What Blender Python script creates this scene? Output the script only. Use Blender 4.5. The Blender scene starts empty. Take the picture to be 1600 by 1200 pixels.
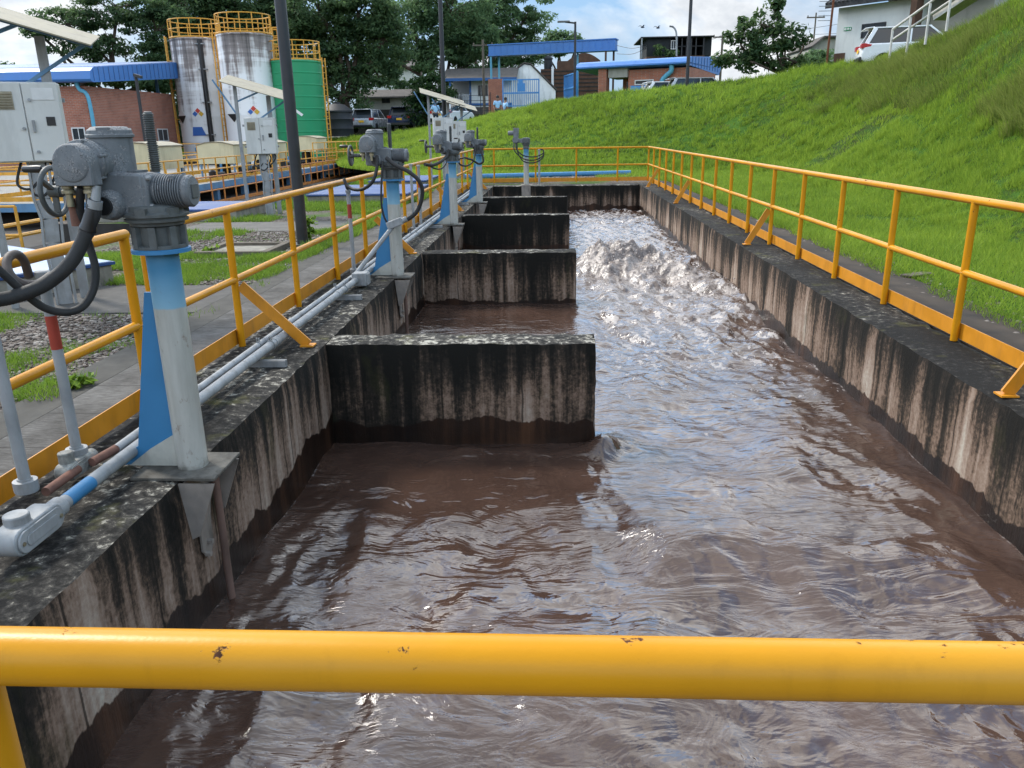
import bpy, math, random
import numpy as np
from mathutils import Vector, Matrix, Euler
PI = math.pi
R = random.Random(7)
NR = np.random.default_rng(11)
scn = bpy.context.scene
col = scn.collection

# ------------------------------------------------------------------ camera model (level world: channel runs along +Y, coping top is z=0)
FPX, CX, CY, CAMH = 1240.0, 800.0, 600.0, 1.5
_d = np.array([(860 - CX) / FPX, (4500 - CY) / FPX, 1.0]); _d /= np.linalg.norm(_d)
_y = np.array([(862 - CX) / FPX, (206 - CY) / FPX, 1.0]); _y -= _d * (_y @ _d); _y /= np.linalg.norm(_y)
_x = np.cross(_d, _y)
if _x[0] < 0: _x = -_x
CM = np.stack([_x, _y, -_d])
CAM = np.array([0.0, 0.0, CAMH])

def ray(px, py):
    return CM @ np.array([(px - CX) / FPX, (py - CY) / FPX, 1.0])
def at(px, py, Y):
    r = ray(px, py); return Vector(CAM + r * (Y / r[1]))
def gr(px, py, z=0.0):
    r = ray(px, py); return Vector(CAM + r * ((z - CAMH) / r[2]))
def projn(P):
    c = (np.asarray(P, float) - CAM) @ CM
    return CX + FPX * c[:, 0] / c[:, 2], CY + FPX * c[:, 1] / c[:, 2]

# ------------------------------------------------------------------ tagging and hierarchy
def tag(o, label=None, cat=None, group=None, kind=None):
    if label: o['label'] = label
    if cat: o['category'] = cat
    if group: o['group'] = group
    if kind: o['kind'] = kind
    return o
def thing(name, loc, label, cat, group=None, rz=0.0):
    o = bpy.data.objects.new(name, None); col.objects.link(o)
    o.empty_display_size = .2
    o.location = loc; o.rotation_euler = (0, 0, rz)
    return tag(o, label, cat, group)
def copy_tree(o, parent=None):
    c = o.copy(); col.objects.link(c); c.parent = parent
    for ch in list(o.children): copy_tree(ch, c)
    return c

# ------------------------------------------------------------------ mesh builder
class MB:
    def __init__(self, org=(0, 0, 0)):
        self.V = []; self.F = []; self.S = []; self.I = []; self.o = Vector(org)
    def add(self, vs, fs, smooth=False, mi=0):
        b = len(self.V)
        self.V += [tuple(Vector(v) - self.o) for v in vs]
        for f in fs:
            self.F.append([i + b for i in f]); self.S.append(smooth); self.I.append(mi)
        return self
    def box(self, x0, x1, y0, y1, z0, z1, mi=0, M=None):
        vs = [Vector(v) for v in ((x0,y0,z0),(x1,y0,z0),(x1,y1,z0),(x0,y1,z0),(x0,y0,z1),(x1,y0,z1),(x1,y1,z1),(x0,y1,z1))]
        if M is not None: vs = [M @ v for v in vs]
        return self.add(vs, [(0,3,2,1),(4,5,6,7),(0,1,5,4),(1,2,6,5),(2,3,7,6),(3,0,4,7)], False, mi)
    def cbox(self, c, s, rot=(0, 0, 0), mi=0):
        M = Matrix.Translation(c) @ Euler(rot).to_matrix().to_4x4()
        return self.box(-s[0]/2, s[0]/2, -s[1]/2, s[1]/2, -s[2]/2, s[2]/2, mi, M)
    def bar(self, p0, p1, w, h, up=(0, 0, 1), mi=0):
        p0 = Vector(p0); p1 = Vector(p1); d = p1 - p0; L = d.length; d.normalize()
        u = Vector(up); s = d.cross(u)
        if s.length < 1e-4: s = d.cross(Vector((1, 0, 0)))
        s.normalize(); u = s.cross(d)
        M = Matrix((( s.x, d.x, u.x, p0.x),(s.y, d.y, u.y, p0.y),(s.z, d.z, u.z, p0.z),(0,0,0,1)))
        return self.box(-w/2, w/2, 0, L, -h/2, h/2, mi, M)
    def sweep(self, pts, rs, n=12, caps=True, mi=0, smooth=True):
        pts = [Vector(p) for p in pts]
        if not hasattr(rs, '__len__'): rs = [rs] * len(pts)
        vs = []; fs = []; prev = None
        for i, p in enumerate(pts):
            t = (pts[min(i+1, len(pts)-1)] - pts[max(i-1, 0)])
            if t.length < 1e-9: t = Vector((0, 0, 1))
            t.normalize()
            if prev is None:
                a = Vector((0, 0, 1)) if abs(t.z) < .9 else Vector((1, 0, 0))
                u = t.cross(a).normalized()
            else:
                u = prev - t * prev.dot(t)
                u = u.normalized() if u.length > 1e-6 else t.cross(Vector((0, 0, 1))).normalized()
            prev = u; v = t.cross(u)
            for k in range(n):
                a = 2 * PI * k / n
                vs.append(p + (u * math.cos(a) + v * math.sin(a)) * rs[i])
        for i in range(len(pts) - 1):
            for k in range(n):
                a = i*n + k; b = i*n + (k+1) % n
                fs.append((a, b, b + n, a + n))
        if caps:
            fs.append(tuple(range(n-1, -1, -1))); fs.append(tuple(range((len(pts)-1)*n, len(pts)*n)))
        return self.add(vs, fs, smooth, mi)
    def tube(self, p0, p1, r0, r1=None, n=14, caps=True, mi=0):
        return self.sweep([p0, p1], [r0, r0 if r1 is None else r1], n, caps, mi)
    def curve(self, ctrl, r, n=10, sub=8, mi=0, ribs=0.0):
        P = [Vector(p) for p in ctrl]; out = []
        for i in range(len(P) - 1):
            a = P[max(i-1, 0)]; b = P[i]; c = P[i+1]; d = P[min(i+2, len(P)-1)]
            for k in range(sub):
                t = k / sub
                out.append(.5 * ((2*b) + (c-a)*t + (2*a-5*b+4*c-d)*t*t + (3*b-a-3*c+d)*t**3))
        out.append(P[-1])
        rr = [r * (1 + ribs * (i % 2)) for i in range(len(out))]
        return self.sweep(out, rr, n, True, mi)
    def lathe(self, prof, n=20, M=None, mi=0, smooth=True):
        M = M or Matrix(); vs = []; fs = []
        for r, z in prof:
            for k in range(n):
                a = 2*PI*k/n; vs.append(M @ Vector((r*math.cos(a), r*math.sin(a), z)))
        for i in range(len(prof)-1):
            for k in range(n):
                a = i*n+k; b = i*n+(k+1) % n; fs.append((a, b, b+n, a+n))
        fs.append(tuple(range(n-1, -1, -1))); fs.append(tuple(range((len(prof)-1)*n, len(prof)*n)))
        return self.add(vs, fs, smooth, mi)
    def prism(self, poly, d0, d1, axes='xz', mi=0, M=None):
        """poly in two axes, extruded along the third from d0 to d1"""
        def mk(a, b, c):
            v = {'xz': (a, c, b), 'xy': (a, b, c), 'yz': (c, a, b)}[axes]
            v = Vector(v); return M @ v if M is not None else v
        n = len(poly)
        vs = [mk(a, b, d0) for a, b in poly] + [mk(a, b, d1) for a, b in poly]
        fs = [tuple(range(n-1, -1, -1)), tuple(range(n, 2*n))] + [(i, (i+1) % n, (i+1) % n + n, i+n) for i in range(n)]
        return self.add(vs, fs, False, mi)
    def torus(self, c, Rr, r, axis='x', n=28, m=8, mi=0):
        pts = []
        vs = []; fs = []
        for i in range(n):
            a = 2*PI*i/n
            for k in range(m):
                b = 2*PI*k/m
                q = (Rr + r*math.cos(b)); u = q*math.cos(a); v = q*math.sin(a); w = r*math.sin(b)
                p = {'x': (w, u, v), 'y': (u, w, v), 'z': (u, v, w)}[axis]
                vs.append(Vector(c) + Vector(p))
        for i in range(n):
            for k in range(m):
                fs.append((i*m+k, ((i+1) % n)*m+k, ((i+1) % n)*m+(k+1) % m, i*m+(k+1) % m))
        return self.add(vs, fs, True, mi)
    def build(self, name, mats, parent=None, bevel=0.0, loc=None, sharp=38):
        me = bpy.data.meshes.new(name)
        me.from_pydata(self.V, [], self.F)
        if not isinstance(mats, (list, tuple)): mats = [mats]
        for m in mats: me.materials.append(m)
        me.polygons.foreach_set('use_smooth', [True] * len(self.F) if bevel else self.S)
        me.polygons.foreach_set('material_index', self.I)
        # consistent outward normals
        import bmesh
        bm = bmesh.new(); bm.from_mesh(me)
        bmesh.ops.recalc_face_normals(bm, faces=bm.faces)
        bm.to_mesh(me); bm.free()
        me.set_sharp_from_angle(angle=math.radians(sharp))
        o = bpy.data.objects.new(name, me); col.objects.link(o)
        if parent is not None: o.parent = parent
        if loc is not None: o.location = loc
        if bevel:
            b = o.modifiers.new('bevel', 'BEVEL'); b.width = bevel; b.segments = 2; b.limit_method = 'ANGLE'; b.angle_limit = math.radians(40)
            b.harden_normals = False
        return o

def np_mesh(name, V, F, mats, smooth=False, tint=None, mi=None):
    """fast mesh from numpy arrays; F is (m,k) with k = 3 or 4; tint: per-vertex value stored as attribute"""
    me = bpy.data.meshes.new(name)
    V = np.ascontiguousarray(V, dtype=np.float32); F = np.ascontiguousarray(F, dtype=np.int32)
    m, k = F.shape
    me.vertices.add(len(V)); me.vertices.foreach_set('co', V.ravel())
    me.loops.add(m*k); me.loops.foreach_set('vertex_index', F.ravel())
    me.polygons.add(m)
    me.polygons.foreach_set('loop_start', np.arange(0, m*k, k, dtype=np.int32))
    me.polygons.foreach_set('use_smooth', np.full(m, bool(smooth)))
    if not isinstance(mats, (list, tuple)): mats = [mats]
    for q in mats: me.materials.append(q)
    if mi is not None: me.polygons.foreach_set('material_index', np.asarray(mi, dtype=np.int32))
    me.update(calc_edges=True)
    if tint is not None:
        a = me.attributes.new('tint', 'FLOAT', 'POINT'); a.data.foreach_set('value', np.ascontiguousarray(tint, dtype=np.float32))
    me.validate()
    return me
def np_obj(name, *a, parent=None, **k):
    o = bpy.data.objects.new(name, np_mesh(name, *a, **k)); col.objects.link(o)
    if parent is not None: o.parent = parent
    return o

# smooth random field on a periodic grid (spectral synthesis)
def field(ny, nx, px, ax=1.0, ay=1.0, lo=0.0, hi=1e9, seed=0, step=1.0, ang=0.0):
    rg = np.random.default_rng(seed)
    ky = np.fft.fftfreq(ny, step)[:, None]; kx = np.fft.fftfreq(nx, step)[None, :]
    c, s = math.cos(ang), math.sin(ang)
    k = np.sqrt(((kx*c + ky*s)*ax)**2 + ((-kx*s + ky*c)*ay)**2); k[0, 0] = 1
    A = k**(-px) * (k >= lo) * np.exp(-(k/hi)**2); A[0, 0] = 0
    f = np.fft.ifft2(np.fft.fft2(rg.standard_normal((ny, nx))) * A).real
    return f / f.std()
# ------------------------------------------------------------------ materials
class NM:
    def __init__(s, name, rough=.6, metal=0.0, spec=.5):
        s.m = bpy.data.materials.new(name); s.m.use_nodes = True
        s.nt = s.m.node_tree; s.b = s.nt.nodes['Principled BSDF']
        s.b.inputs['Roughness'].default_value = rough; s.b.inputs['Metallic'].default_value = metal
        s.b.inputs['Specular IOR Level'].default_value = spec
        s.out = s.nt.nodes['Material Output']
    def n(s, t): return s.nt.nodes.new(t)
    def L(s, a, b): s.nt.links.new(a, b)
    def inp(s, sock, v):
        if hasattr(v, 'node'): s.L(v, sock)
        elif isinstance(v, (tuple, list)) and len(v) == 3 and sock.type == 'RGBA': sock.default_value = (*v, 1)
        else: sock.default_value = v
    def obj(s): return s.n('ShaderNodeTexCoord').outputs['Object']
    def pos(s): return s.n('ShaderNodeNewGeometry').outputs['Position']
    def nrm(s): return s.n('ShaderNodeNewGeometry').outputs['Normal']
    def rnd(s): return s.n('ShaderNodeObjectInfo').outputs['Random']
    def attr(s, a):
        q = s.n('ShaderNodeAttribute'); q.attribute_name = a; return q.outputs['Fac']
    def sep(s, v):
        q = s.n('ShaderNodeSeparateXYZ'); s.L(v, q.inputs[0]); return q.outputs
    def mp(s, v, sc=(1, 1, 1), loc=(0, 0, 0), rot=(0, 0, 0)):
        q = s.n('ShaderNodeMapping'); s.L(v, q.inputs[0])
        q.inputs['Scale'].default_value = sc; q.inputs['Location'].default_value = loc; q.inputs['Rotation'].default_value = rot
        return q.outputs[0]
    def noise(s, v, sc=5, det=4, ro=.55, dist=0.0, col=False):
        q = s.n('ShaderNodeTexNoise'); s.L(v, q.inputs['Vector'])
        q.inputs['Scale'].default_value = sc; q.inputs['Detail'].default_value = det
        q.inputs['Roughness'].default_value = ro; q.inputs['Distortion'].default_value = dist
        return q.outputs['Color' if col else 'Fac']
    def vor(s, v, sc=5, feat='F1', out='Distance'):
        q = s.n('ShaderNodeTexVoronoi'); s.L(v, q.inputs['Vector']); q.inputs['Scale'].default_value = sc; q.feature = feat
        return q.outputs[out]
    def math(s, op, a, b=0.0, clamp=False):
        q = s.n('ShaderNodeMath'); q.operation = op; q.use_clamp = clamp
        s.inp(q.inputs[0], a); s.inp(q.inputs[1], b); return q.outputs[0]
    def ramp(s, f, stops, interp='LINEAR'):
        q = s.n('ShaderNodeValToRGB'); s.inp(q.inputs[0], f); e = q.color_ramp.elements
        q.color_ramp.interpolation = interp
        while len(e) < len(stops): e.new(.5)
        for k, (p, c) in enumerate(stops):
            e[k].position = p; e[k].color = (*c, 1) if isinstance(c, (tuple, list)) else (c, c, c, 1)
        return q.outputs[0]
    def mix(s, f, a, b, mode='MIX'):
        q = s.n('ShaderNodeMix'); q.data_type = 'RGBA'; q.blend_type = mode
        s.inp(q.inputs[0], f); s.inp(q.inputs[6], a); s.inp(q.inputs[7], b); return q.outputs[2]
    def bump(s, h, st=.3, d=.01):
        q = s.n('ShaderNodeBump'); q.inputs['Strength'].default_value = st; q.inputs['Distance'].default_value = d
        s.L(h, q.inputs['Height']); s.L(q.outputs[0], s.b.inputs['Normal']); return q
    def set(s, **k):
        for a, v in k.items(): s.inp(s.b.inputs[a.replace('_', ' ')], v)
        return s

def plain(name, c, rough=.6, metal=0.0, var=.25, sc=6.0, bump=0.0, dirt=0.0, spec=.5):
    """one base colour with soft tonal wear"""
    m = NM(name, rough, metal, .22 if rough > .74 else spec); v = m.obj()
    f = m.noise(v, sc, 5, .6)
    dk = tuple(x * (1 - var) for x in c); lt = tuple(min(1, x * (1 + var)) for x in c)
    cc = m.ramp(f, [(.3, dk), (.7, lt)])
    if dirt:
        g = m.ramp(m.noise(m.mp(v, (1, 1, .25)), sc * 1.7, 6, .65), [(.5, 0.0), (.72, 1.0)])
        cc = m.mix(m.math('MULTIPLY', g, dirt), cc, (.05, .042, .032))
    m.set(Base_Color=cc, Roughness=m.ramp(f, [(.3, max(0, rough - .1)), (.7, min(1, rough + .12))]))
    if bump: m.bump(m.noise(v, sc * 8, 3), bump, .004)
    return m.m

def painted(name, c, rust=(.075, .03, .015), amount=.36, rough=.38, sc=9.0, fade=None):
    """gloss paint over steel, chipped to rust on the upper side"""
    m = NM(name, rough, 0, .22); v = m.pos()
    f = m.noise(v, 3.0, 4, .5)
    cc = m.ramp(f, [(.3, tuple(x * .82 for x in c)), (.7, tuple(min(1, x * 1.1) for x in c))])
    if fade: cc = m.mix(m.ramp(m.noise(v, 1.7, 3), [(.45, 0.0), (.7, .6)]), cc, fade)
    nz = m.sep(m.nrm())[2]
    up = m.math('MULTIPLY', m.math('MAXIMUM', nz, 0.0), .055)
    chip = m.math('ADD', m.math('ADD', m.noise(v, sc * 2.2, 6, .68, .4), m.math('MULTIPLY', m.noise(v, 1.6, 2), .28)), up)
    k = m.ramp(chip, [(.955 - amount * .2, 0.0), (.985 - amount * .2, 1.0)])
    k2 = m.ramp(m.noise(m.mp(v, (1, 1, .12)), 26, 4, .6), [(.60, 0.0), (.82, .35)])
    cc = m.mix(k2, cc, tuple(x * .55 for x in c))
    cc = m.mix(k, cc, m.ramp(m.noise(v, 60, 2), [(.35, tuple(x * .5 for x in rust)), (.7, tuple(x * 1.8 for x in rust))]))
    m.set(Base_Color=cc, Roughness=m.mix(k, (rough,)*3, (.85,)*3))
    m.bump(m.math('SUBTRACT', m.math('ADD', m.math('MULTIPLY', m.noise(v, 55, 5, .7), .4), m.math('MULTIPLY', m.noise(v, 7, 2), 1.2)), k), .30, .003)
    return m.m

def concrete(name, seed=0.0, dark=.0, wet=-.60, topd=0.0):
    """board-marked channel concrete: black algae streaks, pinkish plaster, wet tide band, lichened top"""
    m = NM(name, .85, 0, .18); P = m.pos(); s = m.sep(P); z = s[2]; off = (seed * 3.7, seed * 1.3, seed)
    st = m.noise(m.mp(P, (10, 10, .42), off), 1.0, 8, .64, .15)
    lg = m.noise(m.mp(P, (2.1, 2.1, .35), off), 1.0, 4, .55)
    fi = m.noise(P, 30, 8, .72)
    q = m.math('ADD', m.math('MULTIPLY', st, .52), m.math('MULTIPLY', lg, .58))
    q = m.math('ADD', q, m.math('MULTIPLY', m.math('SUBTRACT', fi, .5), .26))
    # darker growth towards the top edge (runs down from the coping)
    tp = m.math('MULTIPLY', m.math('ADD', z, .42), .32, False)
    tp = m.math('MAXIMUM', tp, 0.0)
    q = m.math('SUBTRACT', q, m.math('ADD', tp, dark))
    cc = m.ramp(q, [(.40, (.009, .0085, .007)), (.475, (.028, .022, .017)), (.515, (.090, .062, .044)), (.560, (.19, .130, .095)), (.64, (.30, .232, .182)), (.74, (.42, .375, .31))])
    # moss
    gm = m.ramp(m.noise(m.mp(P, (2.5, 2.5, 1.2), off), 1.0, 5, .6), [(.60, 0.0), (.72, .55)])
    cc = m.mix(gm, cc, (.035, .036, .012))
    # formwork joints
    xy = m.math('ADD', s[0], s[1])
    fr = m.math('FRACT', m.math('ADD', m.math('MULTIPLY', xy, 1/.61), m.math('MULTIPLY', m.math('SUBTRACT', fi, .5), .02)))
    jn = m.math('LESS_THAN', fr, .022)
    cc = m.mix(m.math('MULTIPLY', jn, .75), cc, (.012, .010, .008))
    # tide band
    wn = m.noise(m.mp(P, (2.6, 2.6, .4), off), 1.0, 5, .6)
    edge = m.math('ADD', z, m.math('MULTIPLY', m.math('SUBTRACT', wn, .5), .34))
    wt = m.ramp(m.math('MULTIPLY', m.math('SUBTRACT', edge, wet), 24.0), [(.40, 1.0), (.62, 0.0)])
    wc = m.ramp(m.math('ADD', m.math('MULTIPLY', lg, .6), m.math('MULTIPLY', st, .4)), [(.38, (.006, .0045, .004)), (.52, (.022, .012, .008)), (.66, (.075, .036, .020))])
    cc = m.mix(wt, cc, wc)
    # top surface
    top = m.math('GREATER_THAN', m.sep(m.nrm())[2], .6)
    l1 = m.noise(m.mp(P, (1, 1, 1), off), 17, 10, .74, .35); l2 = m.noise(m.mp(P, (.8, .5, 1), off), 1.3, 4, .6)
    xo = m.math('MULTIPLY', m.math('ABSOLUTE', s[0]), 0.0)
    lt = m.math('ADD', m.math('MULTIPLY', l1, .72), m.math('MULTIPLY', l2, .42)); lt = m.math('SUBTRACT', lt, topd)
    tc = m.ramp(lt, [(.50, (.010, .0095, .0085)), (.56, (.030, .028, .025)), (.612, (.070, .064, .055)), (.648, (.30, .28, .235)), (.76, (.48, .46, .39))])
    tm = m.ramp(m.noise(P, 3.3, 5, .6), [(.58, 0.0), (.70, .6)])
    tc = m.mix(tm, tc, (.085, .082, .025))
    cc = m.mix(top, cc, tc)
    ro = m.mix(wt, (.88,)*3, (.32,)*3); ro = m.mix(top, ro, (.92,)*3)
    m.set(Base_Color=cc, Roughness=ro)
    h = m.math('ADD', m.math('MULTIPLY', fi, .6), m.math('MULTIPLY', st, .9))
    h = m.math('SUBTRACT', h, m.math('MULTIPLY', jn, .6))
    m.bump(h, .55, .012)
    return m.m

def foliage(name, dark, mid, light, trans=.35, rough=.55):
    m = NM(name, rough, 0, .12); t = m.attr('tint')
    v = m.pos()
    f = m.math('ADD', m.math('MULTIPLY', t, .75), m.math('MULTIPLY', m.noise(v, .55, 3), .35))
    cc = m.ramp(f, [(.18, dark), (.5, mid), (.85, light)])
    m.set(Base_Color=cc)
    tr = m.n('ShaderNodeBsdfTranslucent'); m.L(m.mix(.5, cc, tuple(min(1, x*1.6) for x in light)), tr.inputs['Color'])
    mx = m.n('ShaderNodeMixShader'); mx.inputs[0].default_value = trans
    m.L(m.b.outputs[0], mx.inputs[1]); m.L(tr.outputs[0], mx.inputs[2]); m.L(mx.outputs[0], m.out.inputs['Surface'])
    return m.m

def bricks(name, c1=(.30, .095, .05), c2=(.21, .062, .036), mortar=(.27, .20, .15), sc=1.0):
    m = NM(name, .9); s = m.sep(m.pos())
    cb = m.n('ShaderNodeCombineXYZ'); m.L(m.math('ADD', s[0], s[1]), cb.inputs[0]); m.L(s[2], cb.inputs[1])
    b = m.n('ShaderNodeTexBrick'); m.L(cb.outputs[0], b.inputs['Vector'])
    for k, x in (('Color1', c1), ('Color2', c2), ('Mortar', mortar)): b.inputs[k].default_value = (*x, 1)
    b.inputs['Scale'].default_value = sc; b.inputs['Mortar Size'].default_value = .012
    b.inputs['Brick Width'].default_value = .26; b.inputs['Row Height'].default_value = .085; b.inputs['Bias'].default_value = -.1
    cc = m.mix(m.ramp(m.noise(m.pos(), 1.2, 5, .6), [(.45, 0.0), (.75, .45)]), b.outputs['Color'], (.12, .05, .035))
    m.set(Base_Color=cc); m.bump(b.outputs['Fac'], -.3, .01)
    return m.m

YEL = painted('yellow_paint', (.56, .24, .006), amount=.62)
YELF = painted('yellow_paint_rail', (.56, .245, .006), amount=.62, rough=.36, fade=(.60, .30, .03))
YELB = plain('yellow_toe_board', (.53, .21, .007), .5, var=.12, dirt=.25)
YELFAR = plain('yellow_plant_rail', (.62, .30, .03), .5, var=.25)
ORNG = plain('orange_rail_old_paint', (.48, .17, .03), .6, var=.3)
CON_L = concrete('concrete_left', 1.0, -.02, topd=.022)
CON_R = concrete('concrete_right', 2.0, -.01, topd=.05)
CON_E = concrete('concrete_end', 5.0, .06)
CON_B = [concrete('concrete_baffle', 3.0, .045, -.645), concrete('concrete_baffle_b', 7.0, .025, -.66), concrete('concrete_baffle_c', 8.3, .12), concrete('concrete_baffle_d', 9.1, .10)]

def iron():
    m = NM('cast_iron_grey', .72); v = m.obj()
    f = m.noise(v, 9, 4)
    cc = m.ramp(f, [(.3, (.105, .114, .122)), (.7, (.165, .178, .187))])
    nz = m.sep(m.nrm())[2]
    l = m.math('ADD', m.noise(v, 62, 8, .78, .8), m.math('MULTIPLY', nz, .10))
    l = m.math('ADD', l, m.math('MULTIPLY', m.math('SUBTRACT', m.noise(v, 11, 3), .5), .5))
    k = m.ramp(l, [(.53, 0.0), (.62, .62)])
    cc = m.mix(k, cc, m.ramp(m.noise(v, 150, 3), [(.42, (.030, .027, .026)), (.58, (.30, .29, .285))]))
    d = m.ramp(m.noise(m.mp(v, (1, 1, .3)), 22, 5, .65), [(.55, 0.0), (.75, .5)])
    cc = m.mix(d, cc, (.03, .028, .026))
    m.set(Base_Color=cc); m.bump(m.noise(v, 180, 3), .2, .002); return m.m
IRON = iron()
IRON2 = plain('cast_iron_dark', (.078, .086, .085), .6, var=.3, sc=20, bump=.15, dirt=.5)
BLACKP = plain('black_plastic', (.012, .012, .013), .35, var=.2)
RUBBER = plain('black_rubber_hose', (.017, .017, .017), .7, var=.35, sc=14, bump=.3, dirt=.25)
HOSEB = plain('brown_flexible_conduit', (.075, .058, .050), .6, var=.3, sc=14, dirt=.3)
STEEL = plain('galvanised_steel', (.27, .28, .285), .5, .35, var=.18, sc=8, dirt=.3)
CONDUIT = plain('grey_conduit_pipe', (.27, .28, .285), .55, .0, var=.2, sc=5, dirt=.6)
CONDUITD = plain('blackened_fitting', (.22, .22, .20), .7, var=.6, sc=14, bump=.3, dirt=.8)
BRASS = plain('weathered_brass', (.30, .26, .17), .45, .6, var=.25, sc=30, dirt=.4)
RUST = plain('rusty_pipe', (.17, .085, .062), .8, var=.35, sc=10, dirt=.4)
RODM = plain('mud_stained_steel', (.155, .098, .078), .75, var=.25, sc=6, dirt=.35)
REDP = plain('red_band_paint', (.30, .035, .018), .5, var=.2, dirt=.2)
BLUEFIN = plain('blue_paint_plate', (.033, .175, .355), .5, var=.1, sc=3, dirt=.12)
BRKT = plain('grey_bracket_paint', (.23, .20, .172), .7, var=.25, sc=7, dirt=.6)
PLATEM = plain('grimy_base_plate', (.105, .098, .085), .85, var=.5, sc=10, bump=.4, dirt=.75)

def column_paint():
    m = NM('column_paint', .5); v = m.obj(); z = m.sep(v)[2]
    f = m.noise(m.mp(v, (1, 1, .15)), 22, 5, .6)
    g = m.ramp(f, [(.3, (.32, .315, .28)), (.7, (.44, .435, .395))])
    bl = m.ramp(m.noise(m.mp(v, (.4, .4, 2)), 9, 3), [(.3, (.055, .235, .40)), (.7, (.085, .30, .48))])
    zz = m.math('ADD', z, m.math('MULTIPLY', m.math('SUBTRACT', f, .5), .02))
    bl = m.mix(m.ramp(zz, [(.79, 0.0), (.95, 1.0)]), (.19, .36, .47), m.mix(.5, bl, (.03, .13, .24)))
    k = m.ramp(zz, [(.775, 0.0), (.783, 1.0)])
    cc = m.mix(k, g, bl)
    r = m.ramp(m.noise(m.mp(v, (1.2, 1.2, .6)), 15, 6, .7), [(.60, 0.0), (.70, 1.0)])
    cc = m.mix(m.math('MULTIPLY', r, .65), cc, (.13, .075, .045))
    b = m.ramp(m.math('ADD', z, m.math('MULTIPLY', m.noise(v, 20, 4), .12)), [(.06, 1.0), (.11, 0.0)])
    cc = m.mix(m.math('MULTIPLY', b, .85), cc, (.03, .028, .022))
    m.set(Base_Color=cc); return m.m
COLM = column_paint()
PANEL = plain('cabinet_paint', (.52, .52, .49), .5, var=.07, sc=2.5, dirt=.22)
COVERW = plain('canopy_sheet', (.29, .255, .18), .7, var=.15, sc=4, dirt=.35)
CREAM = plain('cream_motor_cover', (.55, .49, .31), .65, var=.1, sc=1.2, dirt=.3)
BLUEB = plain('blue_steel', (.10, .22, .36), .55, var=.2, sc=2, dirt=.3)
BLUELID = plain('blue_lid_sheet', (.016, .055, .18), .55, var=.18, sc=1.4, dirt=.15)
BLUELITE = plain('pale_blue_lid_sheet', (.30, .38, .50), .3, var=.15, sc=1.4, dirt=.1)
BLUER = plain('blue_roof_sheet', (.045, .17, .45), .42, var=.12, sc=.6, dirt=.10)
BLUERD = plain('blue_roof_top', (.05, .13, .30), .5, var=.2, sc=.6, dirt=.3)
BLUEPIPE = plain('blue_pvc_pipe', (.045, .19, .37), .45, var=.15)
CYAN = plain('light_blue_downpipe', (.09, .33, .46), .45, var=.1)
KERBC = plain('old_kerb_concrete', (.23, .215, .18), .9, var=.3, sc=5, bump=.4, dirt=.6)
SLABC = plain('grey_slab_concrete', (.26, .25, .225), .9, var=.25, sc=7, bump=.3, dirt=.4)
DARKC = plain('dark_wet_concrete', (.040, .036, .032), .8, var=.4, sc=3, bump=.3)
BLACKPOLE = plain('black_pole_paint', (.017, .018, .021), .45, var=.2)
BRICK = bricks('brick_plant', (.40, .135, .080), (.30, .095, .058), (.33, .24, .19))
BRICK2 = bricks('brick_gate', (.40, .13, .07), (.30, .09, .05), (.30, .2, .15))
GLASSD = plain('dark_window_glass', (.018, .022, .026), .12, var=.3, sc=1)
FRAMEW = plain('white_frame', (.60, .60, .58), .5, var=.1)
WHITEW = plain('white_plaster', (.66, .67, .65), .8, var=.06, sc=1.5, dirt=.18)
WHITEST = plain('stained_white_plaster', (.82, .82, .80), .85, var=.10, sc=1.0, dirt=.4)
GREYW = plain('grey_shed_wall', (.30, .29, .25), .85, var=.15, sc=.8, dirt=.35)
ROOFT = plain('grey_roof_tiles', (.10, .088, .078), .9, var=.35, sc=3, bump=.5, dirt=.4)
ROOFD = plain('dark_roof_tiles', (.045, .045, .047), .8, var=.5, sc=5, bump=.5, dirt=.3)
BROWNW = plain('brown_block_wall', (.11, .062, .042), .9, var=.3, sc=1.5, dirt=.4)
DARKMESH = plain('dark_shade_mesh', (.025, .028, .030), .85, var=.35, sc=2)
BLUEG = plain('blue_gate_paint', (.05, .22, .50), .5, var=.12)
BLUEW = plain('blue_house_trim', (.025, .11, .30), .55, var=.15)
TANKB = plain('black_tank', (.013, .015, .019), .6, var=.2, sc=1)
CARW = plain('car_paint_white', (.72, .73, .74), .18, var=.03)
CARD = plain('car_paint_dark', (.022, .024, .028), .2, var=.1)
CARB = plain('car_paint_navy', (.012, .022, .065), .2, var=.1)
CARS = plain('car_paint_silver', (.40, .41, .43), .25, .3, var=.05)
TYRE = plain('tyre_rubber', (.014, .014, .014), .85, var=.2)
RIM = plain('wheel_rim', (.4, .4, .42), .35, .7, var=.1)
LAMPR = plain('red_tail_lamp', (.42, .012, .012), .2, var=.1)
PLATE = plain('yellow_number_plate', (.75, .42, .02), .5, var=.05)
SKIN = plain('skin', (.23, .12, .08), .6, var=.1)
SHIRT = plain('pale_blue_shirt', (.30, .50, .72), .85, var=.1)
TROUS = plain('dark_trousers', (.03, .035, .05), .9, var=.15)
HAIRM = plain('black_hair', (.012, .010, .009), .6, var=.1)
BARK = plain('tree_bark', (.070, .052, .038), .95, var=.4, sc=3, bump=.6)
IRONRUST = plain('rusty_mast', (.16, .06, .03), .8, var=.3)
WHITERAIL = plain('white_handrail_paint', (.55, .53, .49), .6, var=.15, dirt=.3)
GREENSIGN = plain('green_sign', (.02, .22, .09), .5, var=.05)
BARKV = plain('weathered_timber', (.13, .11, .085), .9, var=.3, sc=9, dirt=.3)
LAMPH = plain('lamp_head', (.12, .12, .12), .5, var=.1)
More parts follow.
